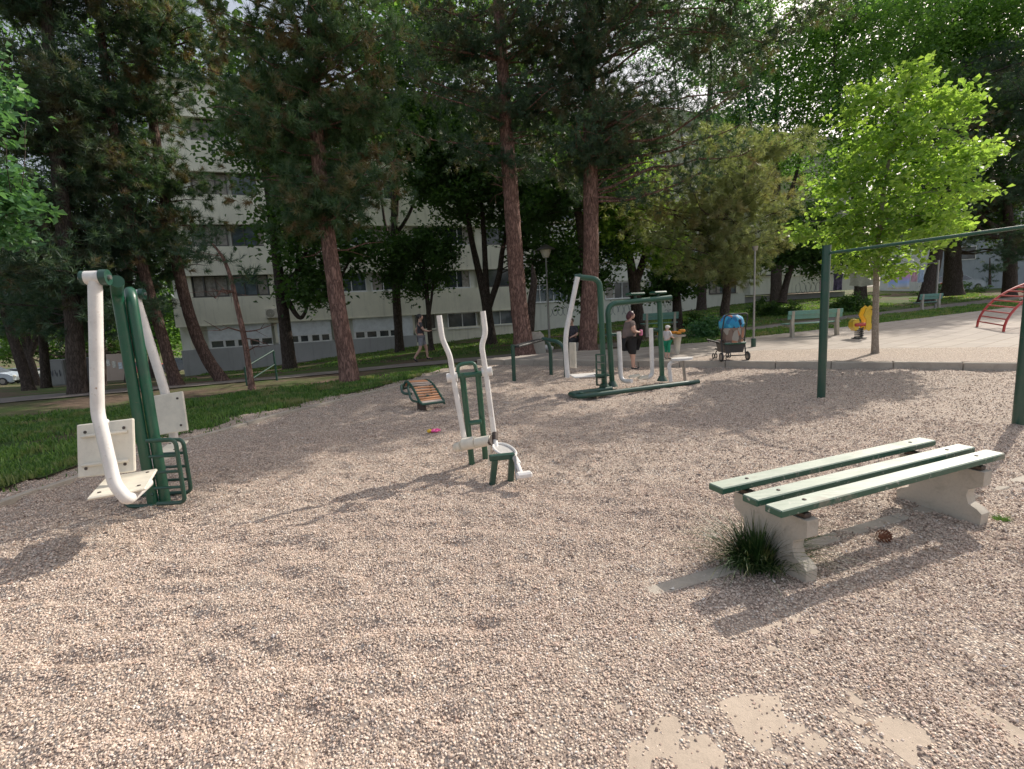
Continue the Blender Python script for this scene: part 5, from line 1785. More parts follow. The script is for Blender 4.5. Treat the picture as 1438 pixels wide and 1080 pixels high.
    for (pts, D, r0, cl, lab) in (
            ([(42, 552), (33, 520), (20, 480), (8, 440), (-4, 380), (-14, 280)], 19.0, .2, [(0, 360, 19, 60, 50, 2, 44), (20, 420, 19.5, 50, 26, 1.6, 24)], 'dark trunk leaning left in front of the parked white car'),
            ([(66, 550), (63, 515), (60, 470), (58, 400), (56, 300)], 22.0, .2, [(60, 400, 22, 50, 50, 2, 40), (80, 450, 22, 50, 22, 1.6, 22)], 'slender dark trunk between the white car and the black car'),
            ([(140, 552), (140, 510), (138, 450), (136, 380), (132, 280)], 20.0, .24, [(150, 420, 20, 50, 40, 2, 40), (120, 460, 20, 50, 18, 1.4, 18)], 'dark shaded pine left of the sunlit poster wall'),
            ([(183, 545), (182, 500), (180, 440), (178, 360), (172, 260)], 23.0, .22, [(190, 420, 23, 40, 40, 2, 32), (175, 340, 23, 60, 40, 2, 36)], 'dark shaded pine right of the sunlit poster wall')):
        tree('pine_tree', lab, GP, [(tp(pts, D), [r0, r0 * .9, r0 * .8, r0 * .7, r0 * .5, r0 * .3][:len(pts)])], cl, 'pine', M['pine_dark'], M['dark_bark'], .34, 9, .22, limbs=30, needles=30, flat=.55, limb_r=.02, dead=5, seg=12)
    D = 12.3
    tree('pine_tree', 'thin young pine trunk with sparse twigs left of the handrail', GP,
         [(tp([(354, 550), (350, 520), (343, 475), (333, 430), (324, 390), (312, 360), (296, 340)], D), [.085, .075, .065, .06, .05, .035, .02])],
         [(320, 375, D, 34, 22, .5, 9), (290, 350, D, 30, 20, .5, 7)],
         'pine', M['pine_dark'], M['pine_bark'], .2, 6, .15, limbs=14, needles=26, limb_r=.014, dead=8, seg=10)
    # a broken second trunk behind the left pine of the pair
    tree('pine_tree', 'dark broken trunk standing close behind the tallest reddish pine', GP,
         [(tp([(742, 497), (744, 460), (747, 420), (750, 395), (747, 372)], 17.9), [.2, .17, .15, .12, .03])], [], 'pine', M['pine_dark'], M['dark_bark'], limbs=0, seg=12)


def broadleaf():
    GB = 'broadleaf trees in front of the building'
    D = 24.0
    g = G(600, 487)
    tree('small_tree', 'small round headed dark tree between the building windows and the elliptical trainer', GB,
         [(tp([(606, 492), (603, 460), (601, 430), (598, 400), (594, 370), (590, 340)], D), [.13, .12, .11, .1, .07, .03]), (tp([(603, 440), (607, 410), (610, 370)], D), [.07, .06, .03])],
         [(590, 370, D, 52, 42, 1.8, 60), (565, 350, D, 38, 28, 1.3, 24), (612, 345, D, 34, 26, 1.2, 22), (560, 395, D, 28, 22, .9, 12)],
         'leaf', M['leaf_dark'], M['dark_bark'], .3, 85, .15, limbs=30, flat=.7, limb_r=.02, seg=10)
    D = 25.0
    tree('broadleaf_tree', 'many stemmed dark tree with a high airy crown left of the tallest pine', GB,
         [(tp([(690, 487), (686, 450), (682, 420), (672, 380), (664, 345), (655, 300), (640, 240), (628, 170), (620, 90)], D), [.3, .26, .24, .17, .15, .12, .1, .07, .03]),
          (tp([(684, 430), (682, 385), (680, 340), (676, 280), (670, 200), (668, 110)], D), [.2, .15, .13, .1, .07, .03]),
          (tp([(686, 432), (700, 390), (706, 350), (716, 300), (728, 240), (735, 180)], D), [.18, .14, .12, .1, .07, .03])],
         [(650, 255, D, 60, 55, 3, 80), (720, 280, D, 60, 50, 2.5, 70), (680, 200, D, 110, 60, 3.5, 130), (600, 220, D, 60, 60, 2.5, 60), (770, 350, D, 50, 50, 2, 55), (640, 110, D, 110, 70, 3.5, 80), (560, 140, D, 60, 60, 3, 40), (790, 230, D, 60, 60, 2.5, 60), (700, 40, D, 120, 60, 3, 60)],
         'leaf', M['leaf_dark'], M['dark_bark'], .42, 75, .19, limbs=80, flat=.7, limb_r=.03, seg=12)
    D = 21.5
    tree('broadleaf_tree', 'dark curved tree partly hidden behind the trunk of the broad pine', GB,
         [(tp([(822, 490), (822, 430), (820, 380), (817, 330), (810, 290), (800, 250), (792, 200)], D), [.24, .22, .2, .19, .16, .12, .06]),
          (tp([(817, 320), (830, 280), (845, 240)], D), [.14, .1, .04])],
         [(810, 390, D, 35, 45, 1.4, 30), (790, 260, D, 40, 40, 1.6, 34), (840, 250, D, 40, 40, 1.6, 30), (760, 300, D + .5, 30, 40, 1.2, 20), (850, 380, D, 25, 40, 1, 14)],
         'leaf', M['leaf_dark'], M['dark_bark'], .3, 80, .16, limbs=40, flat=.7, limb_r=.022, seg=12)
    D = 22.5
    tree('broadleaf_tree', 'forked dark tree with yellow green lit leaves right of the broad pine trunk', GB,
         [(tp([(897, 484), (896, 450), (893, 420), (890, 395), (882, 350), (876, 310), (868, 270)], D), [.34, .29, .26, .24, .17, .12, .05]),
          (tp([(892, 400), (905, 360), (908, 330), (918, 290)], D), [.2, .15, .11, .05]), (tp([(882, 350), (866, 320), (858, 290)], D), [.1, .07, .04])],
         [(868, 330, D, 35, 35, 1.6, 44), (900, 300, D, 50, 35, 2, 50), (925, 345, D, 28, 30, 1.2, 26), (850, 290, D, 40, 30, 1.6, 30), (880, 240, D, 60, 40, 2, 40)],
         'leaf', M['leaf_bright'], M['dark_bark'], .32, 65, .17, limbs=40, flat=.7, limb_r=.025, seg=12)
    D = 24.5
    tree('small_tree', 'dark leaved low tree between the forked tree and the white stool', GB,
         [(tp([(951, 470), (951, 440), (950, 415), (948, 390), (945, 360)], D), [.3, .24, .2, .14, .05])],
         [(950, 385, D, 40, 35, 1.5, 52), (925, 408, D, 24, 16, .8, 14), (985, 372, D, 32, 22, 1.2, 22), (945, 345, D, 30, 24, 1.2, 18), (1010, 385, D, 20, 14, .8, 8)],
         'leaf', M['leaf_dark'], M['dark_bark'], .28, 85, .16, limbs=24, flat=.6, limb_r=.02, seg=12)
    D = 25.5
    tree('small_tree', 'leaning tree with wide dark flat crown above the park bench with concrete ends', GB,
         [(tp([(1098, 425), (1102, 405), (1108, 385), (1116, 360), (1122, 335)], D), [.2, .17, .15, .1, .04])],
         [(1120, 345, D, 45, 26, 1.8, 60), (1085, 350, D, 30, 18, 1.2, 24), (1155, 360, D, 30, 24, 1.2, 30), (1130, 310, D, 45, 26, 1.6, 44), (1190, 345, D, 40, 24, 1.4, 30), (1060, 365, D, 24, 12, .8, 10)],
         'leaf', M['leaf_dark'], M['dark_bark'], .3, 85, .16, limbs=24, flat=.6, limb_r=.02, seg=12)
    # bright young maple
    g = G(1229, 497, PZ); D = g[1]
    tree('maple_sapling', 'young maple with slender pale trunk and glowing yellow green leaves in the gravel patch', None,
         [([g - ZU * .05] + tp([(1229, 470), (1230, 420), (1231, 370), (1236, 310), (1244, 250), (1254, 190), (1268, 130), (1280, 95)], D), [.078, .068, .06, .055, .048, .04, .03, .02, .01])],
         [(1245, 330, D, 85, 40, 1.3, 90), (1210, 290, D, 60, 50, 1.1, 62), (1290, 280, D, 70, 48, 1.3, 80), (1255, 215, D, 75, 45, 1.2, 90), (1330, 225, D, 50, 22, .8, 30), (1375, 216, D, 26, 10, .4, 10), (1150, 325, D, 34, 14, .5, 16), (1265, 150, D, 55, 35, .9, 46), (1325, 145, D, 45, 18, .7, 20),
          (1283, 110, D, 20, 28, .4, 14), (1215, 135, D, 20, 14, .5, 8), (1300, 320, D, 50, 18, .8, 20), (1180, 260, D, 30, 20, .6, 12), (1205, 160, D, 25, 20, .5, 8), (1345, 320, D, 22, 8, .4, 6), (1345, 155, D, 26, 14, .4, 9), (1190, 372, D, 30, 12, .5, 9), (1250, 380, D, 40, 14, .6, 14)],
         'leaf', M['leaf_bright'], M['pale_bark'], .14, 21, .12, limbs=80, flat=.6, limb_r=.012, seg=12, rough=.03, flare=.2, droop=.08)
    # dark conifers at the right
    GR = 'dark trees beyond the pavement at the right'
    D = 31.0
    tree('conifer', 'left of two thick dark trunks behind the clothesline, leaning slightly right', GR,
         [(tp([(1299, 430), (1304, 400), (1312, 370), (1318, 330), (1326, 280), (1336, 200)], D), [.42, .36, .33, .3, .25, .1])],
         [(1320, 290, D, 60, 50, 2.5, 90), (1330, 220, D, 60, 50, 3, 80), (1300, 335, D, 40, 20, 1.5, 26)],
         'pine', M['pine_dark'], M['dark_bark'], .42, 12, .26, limbs=40, needles=28, flat=.6, limb_r=.04)
    D = 35.0
    tree('conifer', 'right of two thick dark trunks behind the clothesline, beside the silver car', GR,
         [(tp([(1337, 415), (1338, 380), (1338, 340), (1340, 280), (1342, 200), (1345, 100)], D), [.55, .5, .46, .4, .3, .12])],
         [(1360, 320, D, 60, 22, 2.5, 44), (1400, 240, D, 70, 60, 3.2, 90), (1370, 160, D, 80, 60, 3.2, 80), (1440, 300, D, 50, 40, 2, 44), (1430, 130, D, 80, 80, 3, 80)],
         'pine', M['pine_dark'], M['dark_bark'], .46, 12, .28, limbs=40, needles=28, flat=.6, limb_r=.04)
    D = 28.0
    tree('young_conifer', 'small dark fir growing on the bank in front of the grey wall', GR,
         [(tp([(1390, 400), (1390, 380), (1390, 362)], D), [.06, .05, .02])],
         [(1390, 385, D, 16, 12, .5, 14), (1390, 370, D, 9, 12, .3, 6)],
         'pine', M['pine_dark'], M['dark_bark'], .17, 10, .16, limbs=6, needles=26, seg=8)
    D = 30.0
    tree('conifer', 'dark hanging conifer cut by the right edge of the photo above the bar', GR,
         [(tp([(1448, 410), (1447, 350), (1446, 260), (1445, 140)], D), [.28, .24, .2, .12])],
         [(1445, 345, D, 32, 26, 1.2, 22), (1440, 250, D, 50, 60, 2, 50), (1450, 140, D, 60, 60, 2, 50)],
         'pine', M['pine_dark'], M['dark_bark'], .36, 12, .22, limbs=30, needles=28, flat=.6, limb_r=.03)


def background_trees():
    GF = 'leafy trees filling the background'
    specs = [
        ('leafy background tree with sunlit crown above the lower brownish pine', (1090, 410, 36, .4), [(1090, 120, 38, 90, 110, 4, 130), (1150, 60, 38, 80, 80, 4, 90), (1040, 60, 38, 70, 90, 4, 80), (1120, 230, 38, 80, 50, 4, 60)], 'leaf_mid'),
        ('sunlit tree with light green crown behind the top of the maple', (1210, 400, 34, .4), [(1170, 90, 34, 60, 80, 3.5, 90), (1190, 190, 34, 60, 50, 3, 60), (1225, 40, 34, 80, 60, 4, 100), (1290, 30, 36, 80, 60, 4, 90)], 'leaf_mid'),
        ('large tree with bright leaf masses in the top right corner', (1480, 380, 38, .5), [(1330, 50, 38, 70, 50, 4, 110), (1400, 30, 37, 80, 60, 4, 150), (1400, 110, 38, 70, 40, 3.5, 100), (1460, 90, 37, 70, 90, 4, 130), (1290, 100, 40, 50, 40, 3.5, 70), (1350, -30, 38, 150, 40, 4, 100)], 'leaf_mid'),
        ('dark green tree closing the gap under the bright corner foliage', (1420, 390, 33, .4), [(1400, 190, 33, 80, 70, 4, 110), (1300, 170, 34, 60, 70, 3.5, 80), (1420, 290, 34, 60, 50, 3, 60), (1340, 250, 34, 60, 50, 3, 50)], 'leaf_dark'),
        ('cool green tree crown high behind the broad pine', (985, 420, 37, .35), [(1000, 60, 37, 70, 80, 4, 80), (940, 30, 37, 90, 60, 4, 80), (1040, 160, 37, 50, 60, 3, 50)], 'leaf_blue'),
        ('airy green tree against the bright sky left of the tallest pine', (560, 480, 27, .25), [(560, 60, 27, 70, 70, 3.5, 70), (520, 140, 27, 50, 70, 3, 44), (620, 30, 28, 70, 50, 3, 44), (560, -40, 27, 120, 40, 3, 40)], 'leaf_mid'),
        ('dark leafy tree in front of the facade behind the lawn-edge pine', (405, 500, 22, .3), [(370, 200, 22, 60, 60, 3, 66), (420, 320, 22, 50, 50, 2.5, 60), (440, 400, 22, 40, 34, 1.8, 26), (350, 90, 22, 50, 40, 3, 30), (450, 230, 22, 60, 60, 3, 60), (500, 350, 22, 32, 40, 1.5, 22)], 'leaf_dark'),
        ('leafy tree behind the left corner of the apartment block', (215, 510, 30, .3), [(210, 350, 30, 40, 60, 3, 36), (230, 440, 30, 30, 50, 2.5, 24), (200, 260, 30, 70, 60, 3, 44), (180, 120, 30, 90, 90, 4, 70)], 'leaf_mid'),
        ('leafy tree in the shade above the parked cars', (52, 545, 30, .25), [(20, 440, 31, 60, 40, 3, 50), (80, 380, 32, 80, 60, 4, 70), (30, 300, 32, 80, 80, 4, 70), (100, 200, 33, 110, 100, 5, 90), (10, 100, 33, 90, 110, 4, 80)], 'leaf_dark'),
        ('dark leafy tree row closing the view behind the white car', (90, 530, 56, .3), [(30, 462, 56, 60, 30, 4, 70), (100, 458, 56, 60, 34, 4, 70), (170, 455, 56, 60, 40, 4, 70), (20, 490, 54, 50, 18, 3, 40), (110, 495, 54, 60, 14, 3, 40), (180, 488, 54, 50, 16, 3, 40)], 'leaf_dark'),
        ('leafy thicket seen through the trunks left of the apartment block', (240, 515, 46, .25), [(240, 420, 46, 30, 40, 3, 40), (235, 470, 44, 30, 24, 2.5, 40), (270, 300, 46, 40, 50, 3, 30)], 'leaf_mid'),
        ('far sunlit tree beyond the car park', (150, 510, 52, .3), [(140, 440, 52, 60, 40, 4, 60), (60, 470, 52, 70, 25, 4, 50), (230, 460, 52, 30, 40, 3, 30), (10, 480, 50, 40, 25, 3, 26), (120, 330, 54, 120, 80, 5, 100)], 'leaf_mid'),
    ]
    for lab, (bx, by, D, r), cl, mt in specs:
        g = G(bx, by)
        b = at(bx, by, D); b[2] = float(terr(b[0], b[1])) - .2
        c0 = at(cl[0][0], cl[0][1], cl[0][2])
        tops = [((b + (at(c[0], c[1], c[2]) - b) * .5) + V3(0, 0, .5), at(c[0], c[1], c[2])) for c in cl]
        tr = [([b, b + (c0 - b) * V3(.15, .15, .35), b + (c0 - b) * V3(.5, .5, .65), c0], [r, r * .8, r * .55, r * .15])]
        for m_, e in tops[1:]:
            tr.append(([b + (c0 - b) * V3(.2, .2, .4), m_, e], [r * .5, r * .3, r * .08]))
        far = D > 45
        tree('background_tree', lab, GF, tr, cl, 'leaf', M[mt], M['dark_bark'], .62 if far else .5, 60 if not far else 45, .28 if far else .21, limbs=50, flat=.7, limb_r=.03, seg=10)
    # overhanging branch at the left edge, close to the camera
    D = 5.2
    tree('overhanging_tree', 'fresh green leaves of a near tree reaching in at the left edge', None,
         [([V3(-7.6, 4.6, -.1), V3(-7.5, 4.7, 1.4), V3(-7.2, 4.9, 2.9), V3(-6.3, 5.0, 3.5)], [.13, .11, .08, .03]), ([V3(-7.4, 4.8, 2.2), V3(-6.8, 5.1, 2.7), at(20, 300, D)], [.05, .03, .012])],
         [(8, 290, D, 34, 26, .25, 16), (30, 296, D, 30, 12, .2, 8), (5, 330, D, 22, 14, .2, 6), (-40, 280, D, 60, 60, .6, 30), (2, 240, D, 12, 16, .2, 3), (-60, 120, D, 60, 90, .6, 26), (0, 170, D, 10, 14, .2, 2)],
         'leaf', M['leaf_blue'], M['dark_bark'], .09, 26, .075, limbs=30, flat=.6, limb_r=.006, seg=10, flare=.2)


def bushes():
    for i, (px, py, w, h, mt, lab, n) in enumerate(((1000, 458, 40, 18, 'leaf_blue', 'low broad leaved green bush behind the small child', 40), (1085, 428, 40, 15, 'leaf_dark', 'dark rounded bush under the leaning tree', 36), (1193, 424, 32, 13, 'leaf_dark', 'dark bush below the hanging laundry', 30),
                                                (1340, 402, 60, 10, 'leaf_dark', 'low dark hedge beside the silver car', 30), (975, 446, 14, 12, 'leaf_dark', 'small shaded shrub at the foot of the low dark tree', 10))):
        g = G(px, py + h); D = g[1]; s = D / FPX
        t = thing('bush', g, lab, 'bush', 'bushes on the bank')
        n = n * 2
        u = unit(n); u[:, 2] = abs(u[:, 2]); C = g + u * (rng.random(n) ** .5)[:, None] * np.array([w * s, .9, 1.7 * h * s])
        V, F, T = foliage(C, 'leaf', .13, 60, .1, flat=.8)
        bulk('foliage', V, F, M[mt], t, tint=T)
        mb = MB()
        for c in C[:14]: mb.tube([g - ZU * .05, (g + c) / 2 + rng.normal(0, .05, 3), c], [.02, .014, .005], 5)
        mb.build('stem', M['dark_bark'], t)


pines(); broadleaf(); background_trees(); bushes()


# ================================================================== PEOPLE
SKIN = None


def skin_mesh(name, joints, edges, mat, parent, sub=2, root=0):
    me = bpy.data.meshes.new(name); off = parent_org(parent)
    names = list(joints); idx = {n: i for i, n in enumerate(names)}
    me.from_pydata([tuple(np.array(joints[n][0]) - off) for n in names], [(idx[a], idx[b]) for a, b in edges], [])
    me.materials.append(mat); o = bpy.data.objects.new(name, me); col.objects.link(o); o.parent = parent
    md = o.modifiers.new('Skin', 'SKIN'); md.use_smooth_shade = True
    if len(me.skin_vertices):
        for i, n in enumerate(names):
            r = joints[n][1]; me.skin_vertices[0].data[i].radius = (r, r) if not hasattr(r, '__len__') else r
            me.skin_vertices[0].data[i].use_root = (i == root)
    o.modifiers.new('Sub', 'SUBSURF').levels = sub
    o.modifiers['Sub'].render_levels = sub
    return o


def person(loc, yaw, H, pose, colors, label, build=1.0, hair='short', extras=None, sleeves=.5, legs_cover=.5, group=None):
    """pose: joint offsets for H=1; x right, y forward, z up"""
    t = thing('person', loc, label, 'person', group)
    cy, sy = math.cos(yaw), math.sin(yaw)
    def W(p): return V3(loc[0] + (p[0] * cy - p[1] * sy) * H, loc[1] + (p[0] * sy + p[1] * cy) * H, loc[2] + p[2] * H)
    b = build; P = pose
    J = {}
    def j(n, p, r): J[n] = (W(p), r * H)
    j('pelvis', P['pelvis'], .075 * b); j('waist', P['waist'], .066 * b); j('chest', P['chest'], .078 * b); j('neckb', P['neck'], .04); j('neck', P['neck2'], .03)
    j('skull', P['head'], .050); j('crown', P['crown'], .046)
    E = [('pelvis', 'waist'), ('waist', 'chest'), ('chest', 'neckb'), ('neckb', 'neck'), ('neck', 'skull'), ('skull', 'crown')]
    for s in 'LR':
        j('hip' + s, P['hip' + s], .055 * b); j('knee' + s, P['knee' + s], .035 * (b * .5 + .5)); j('ank' + s, P['ank' + s], .022); j('toe' + s, P['toe' + s], .018)
        j('sh' + s, P['sh' + s], .036 * (b * .5 + .5)); j('el' + s, P['el' + s], .024 * (b * .5 + .5)); j('wr' + s, P['wr' + s], .016); j('palm' + s, P['palm' + s], .019)
        E += [('pelvis', 'hip' + s), ('hip' + s, 'knee' + s), ('knee' + s, 'ank' + s), ('ank' + s, 'toe' + s), ('chest', 'sh' + s), ('sh' + s, 'el' + s), ('el' + s, 'wr' + s), ('wr' + s, 'palm' + s)]
        pd = norm(np.array(P['palm' + s]) - np.array(P['wr' + s])); sd = norm(np.cross(pd, (0, 0, 1)) + 1e-3)
        for k in range(4):
            q = np.array(P['palm' + s]) + pd * .012 + sd * .010 * (k - 1.5); e = q + pd * (.035 - .004 * abs(k - 1.4)) + np.array([0, 0, -.012])
            j('fa%d%s' % (k, s), q, .0065); j('fb%d%s' % (k, s), e, .0055); E += [('palm' + s, 'fa%d%s' % (k, s)), ('fa%d%s' % (k, s), 'fb%d%s' % (k, s))]
        q = np.array(P['wr' + s]) + pd * .02 + sd * .022 + np.array([0, 0, .004]); j('th' + s, q, .007); j('th2' + s, q + pd * .02 + sd * .006, .006); E += [('wr' + s, 'th' + s), ('th' + s, 'th2' + s)]
    skin = colors['skin']
    skin_mesh('body', J, E, skin, t)
    # shirt
    def sub(names, edges, k, nm, mat, rep={}):
        JJ = {}
        for n in names: p, r = J[n]; JJ[n] = (p, r * k)
        for n, (p, r) in rep.items(): JJ[n] = (W(p), r * H)
        return skin_mesh(nm, JJ, edges, mat, t)
    rep = {}; ed = [('pelvis', 'waist'), ('waist', 'chest'), ('chest', 'neckb')]
    lerp = lambda a, c, f: tuple(np.array(P[a]) * (1 - f) + np.array(P[c]) * f)
    for s in 'LR':
        rep['slv' + s] = (lerp('sh' + s, 'el' + s, min(1, sleeves)), .036 * (b * .5 + .5) * 1.05); ed += [('chest', 'sh' + s), ('sh' + s, 'slv' + s)]
    sub(['pelvis', 'waist', 'chest', 'neckb', 'shL', 'shR'], ed, 1.14, 'shirt', colors['shirt'], rep)
    rep = {}; ed = []
    for s in 'LR':
        f = min(1, legs_cover * 2)
        ed.append(('pelvis', 'hip' + s))
        if legs_cover <= .5:
            rep['cuf' + s] = (lerp('hip' + s, 'knee' + s, f), .045 * b); ed.append(('hip' + s, 'cuf' + s))
        else:
            rep['kn' + s] = (P['knee' + s], .042 * (b * .5 + .5)); rep['cuf' + s] = (lerp('knee' + s, 'ank' + s, (legs_cover - .5) * 2), .034 * (b * .5 + .5)); ed += [('hip' + s, 'kn' + s), ('kn' + s, 'cuf' + s)]
    sub(['pelvis', 'hipL', 'hipR'], ed, 1.12, 'trousers', colors['legs'], rep)
    for s in 'LR':
        a, c = np.array(P['ank' + s]), np.array(P['toe' + s]); d = norm(c - a)
        MB().ball(W((a + c) / 2 + np.array([0, 0, -.006])), (.03 * H, .03 * H, .022 * H), 12, 8).ball(W(c), (.026 * H, .026 * H, .017 * H), 10, 6).ball(W(a + np.array([0, 0, -.012])), (.026 * H, .026 * H, .022 * H), 10, 6).build('shoe', colors['shoe'], t)
    # head details
    hd = np.array(P['head']); cr = np.array(P['crown']); up = norm(cr - hd); fw = np.array(P.get('face', (0, 1, 0)), float); fw = norm(fw - up * (fw @ up)); rt = np.cross(fw, up)
    ctr = (hd + cr) / 2
    MB().ball(W(ctr + fw * .052 - up * .012), .0085 * H, 8, 6).build('nose', skin, t)
    dk = M['black']
    for sgn in (-1, 1):
        MB().ball(W(ctr + fw * .046 + rt * .018 * sgn + up * .004), .0055 * H, 8, 6).build('eye', dk, t)
        MB().ball(W(ctr + rt * .050 * sgn - up * .006), (.008 * H, .01 * H, .014 * H), 8, 6).build('ear', skin, t)
    MB().tube([W(ctr + fw * .047 - up * .03 - rt * .012), W(ctr + fw * .05 - up * .031), W(ctr + fw * .047 - up * .03 + rt * .012)], .0035 * H, 6).build('mouth', plain('lips_' + t.name, (.35, .1, .09), .5), t)
    h = MB(); c = W(ctr - fw * .010 + up * .010)
    if hair == 'cap':
        h.ball(W(ctr + up * .012), (.060 * H, .060 * H, .052 * H), 14, 10); h.tube([W(ctr + fw * .045 + up * .012), W(ctr + fw * .095 + up * .004)], [.045 * H, .03 * H], 10)
    else:
        h.ball(c, (.058 * H, .058 * H, .058 * H), 16, 12, lambda d: 1 + .05 * math.sin(d[0] * 19) * math.cos(d[2] * 17))
        if hair == 'bob':
            h.ball(W(ctr - fw * .035 - up * .035), (.045 * H, .045 * H, .055 * H), 14, 10, lambda d: 1 + .08 * math.sin(d[0] * 23))
    h.build('cap' if hair == 'cap' else 'hair', colors['hair'], t)
    # cut the hair back from the face with skin in front
    MB().ball(W(ctr + fw * .020 - up * .010), (.044 * H, .044 * H, .050 * H), 14, 10).build('face', skin, t)
    return t


def P_stand(**k):
    p = dict(pelvis=(0, 0, .52), waist=(0, 0, .60), chest=(0, 0, .72), neck=(0, 0, .815), neck2=(0, .005, .85), head=(0, .012, .895), crown=(0, .012, .945),
             hipL=(-.05, 0, .49), kneeL=(-.055, .01, .28), ankL=(-.055, -.01, .045), toeL=(-.06, .075, .02),
             hipR=(.05, 0, .49), kneeR=(.055, .01, .28), ankR=(.055, -.01, .045), toeR=(.06, .075, .02),
             shL=(-.10, 0, .775), elL=(-.13, -.01, .62), wrL=(-.12, .05, .49), palmL=(-.12, .07, .465),
             shR=(.10, 0, .775), elR=(.13, -.01, .62), wrR=(.12, .05, .49), palmR=(.12, .07, .465))
    p.update(k); return p


def people():
    skin = plain('skin', (.55, .32, .24), .55, .08, 8); skin2 = plain('skin_pale', (.62, .40, .31), .55, .08, 8)
    # woman, seen from the side, facing right
    g = G(885, 520); g[2] = float(terr(g[0], g[1])) + .01
    p = P_stand(elL=(-.13, .01, .64), wrL=(-.06, .13, .62), palmL=(-.04, .155, .62), elR=(.14, .01, .64), wrR=(.07, .14, .62), palmR=(.05, .165, .62),
                waist=(0, -.015, .61), chest=(0, -.02, .725), neck=(0, .0, .81), neck2=(0, .012, .845), head=(0, .03, .885), crown=(0, .04, .932),
                kneeR=(.055, .03, .28), ankR=(.055, .02, .045), toeR=(.06, .10, .02), kneeL=(-.055, .06, .285), ankL=(-.055, .10, .05), toeL=(-.06, .175, .02), face=(0.15, 1, -.12))
    dred = plain('dark_red_hair', (.06, .012, .018), .45, .3, 40)
    t = person((g[0], g[1], g[2]), R(-78), 1.47, p, dict(skin=skin, shirt=plain('taupe_shirt', (.17, .125, .11), .9, .15, 12), legs=plain('black_capris', (.012, .012, .014), .9, .2, 12), shoe=M['black'], hair=dred),
               'woman in taupe shirt and black knee length trousers with dark red hair, facing the child', 1.7, 'bob', sleeves=.55, legs_cover=.56)
    h = V3(g[0] + .19 * 1.47, g[1] + .0, g[2] + .61 * 1.47)
    tag(MB().box(h, (.07, .10, .15), bev=.02).build('drinking_cup', plain('pink_cup', (.75, .2, .35), .5), org=h), 'small pink cup held by the woman in both hands', 'cup')
    # child
    g = G(937, 505, PZ); H = .90
    p = P_stand(head=(0, .01, .87), crown=(0, .01, .94), neck=(0, 0, .79), neck2=(0, 0, .82), elL=(-.15, .03, .63), wrL=(-.12, .13, .6), palmL=(-.12, .16, .6), elR=(.15, .03, .63), wrR=(.1, .14, .6), palmR=(.1, .17, .6))
    J = person((g[0], g[1], g[2] + .01), R(-60), H, p, dict(skin=skin2, shirt=plain('white_top', (.62, .6, .6), .9, .08), legs=plain('green_trousers', (.01, .24, .13), .9, .15), shoe=M['black'], hair=plain('white_cap', (.72, .70, .66), .9, .08)),
               'small child in white cap, white top and green trousers standing by the tray', 1.12, 'cap', sleeves=.9, legs_cover=.72)
    # passer-by on the path
    g = G(594, 508); H = 1.78
    p = P_stand(hipL=(-.05, 0, .49), kneeL=(-.055, .09, .29), ankL=(-.055, .10, .07), toeL=(-.06, .18, .04), kneeR=(.055, -.03, .27), ankR=(.055, -.17, .08), toeR=(.06, -.12, .02),
                elL=(-.13, -.10, .65), wrL=(-.12, -.05, .53), palmL=(-.12, -.03, .51), elR=(.13, .07, .65), wrR=(.11, .17, .62), palmR=(.11, .195, .63))
    person((g[0], g[1], g[2] + .01), R(-82), H, p, dict(skin=skin, shirt=plain('dark_tshirt', (.06, .055, .065), .9, .15), legs=plain('grey_shorts', (.25, .25, .28), .9, .15), shoe=M['black'], hair=M['black']),
           'man in dark T-shirt and grey shorts walking along the path behind the elliptical trainer', 1.0, 'short', sleeves=.6, legs_cover=.42)
    # seated person left of the broad pine
    g = G(806, 497); H = 1.6
    p = dict(pelvis=(0, 0, .29), waist=(0, .0, .37), chest=(0, .01, .49), neck=(0, .02, .585), neck2=(0, .03, .62), head=(0, .04, .665), crown=(0, .045, .715),
             hipL=(-.055, .02, .275), kneeL=(-.06, .26, .285), ankL=(-.06, .25, .05), toeL=(-.06, .33, .02), hipR=(.055, .02, .275), kneeR=(.06, .26, .285), ankR=(.06, .28, .05), toeR=(.06, .36, .02),
             shL=(-.10, .01, .545), elL=(-.13, .05, .4), wrL=(-.07, .17, .36), palmL=(-.05, .195, .35), shR=(.10, .01, .545), elR=(.13, .05, .4), wrR=(.07, .17, .36), palmR=(.05, .195, .35))
    person((g[0], g[1] + .2, g[2] + .03), R(150), H, p, dict(skin=skin, shirt=plain('dark_blouse', (.045, .04, .05), .9, .5, 20), legs=plain('dark_trousers', (.03, .03, .035), .9, .2), shoe=M['black'], hair=plain('brown_hair', (.05, .03, .02), .6, .3, 30)),
           'person in dark clothes sitting on a low stone left of the broad pine trunk', 1.1, 'short', sleeves=.9, legs_cover=.95)
    s = MB(); s.box((g[0], g[1] + .22, g[2] + .17), (.55, .4, .42), bev=.05)
    tag(s.build('seat_stone', M['concrete'], org=g), 'low stone block the dark clothed person sits on', 'stone block')


people()


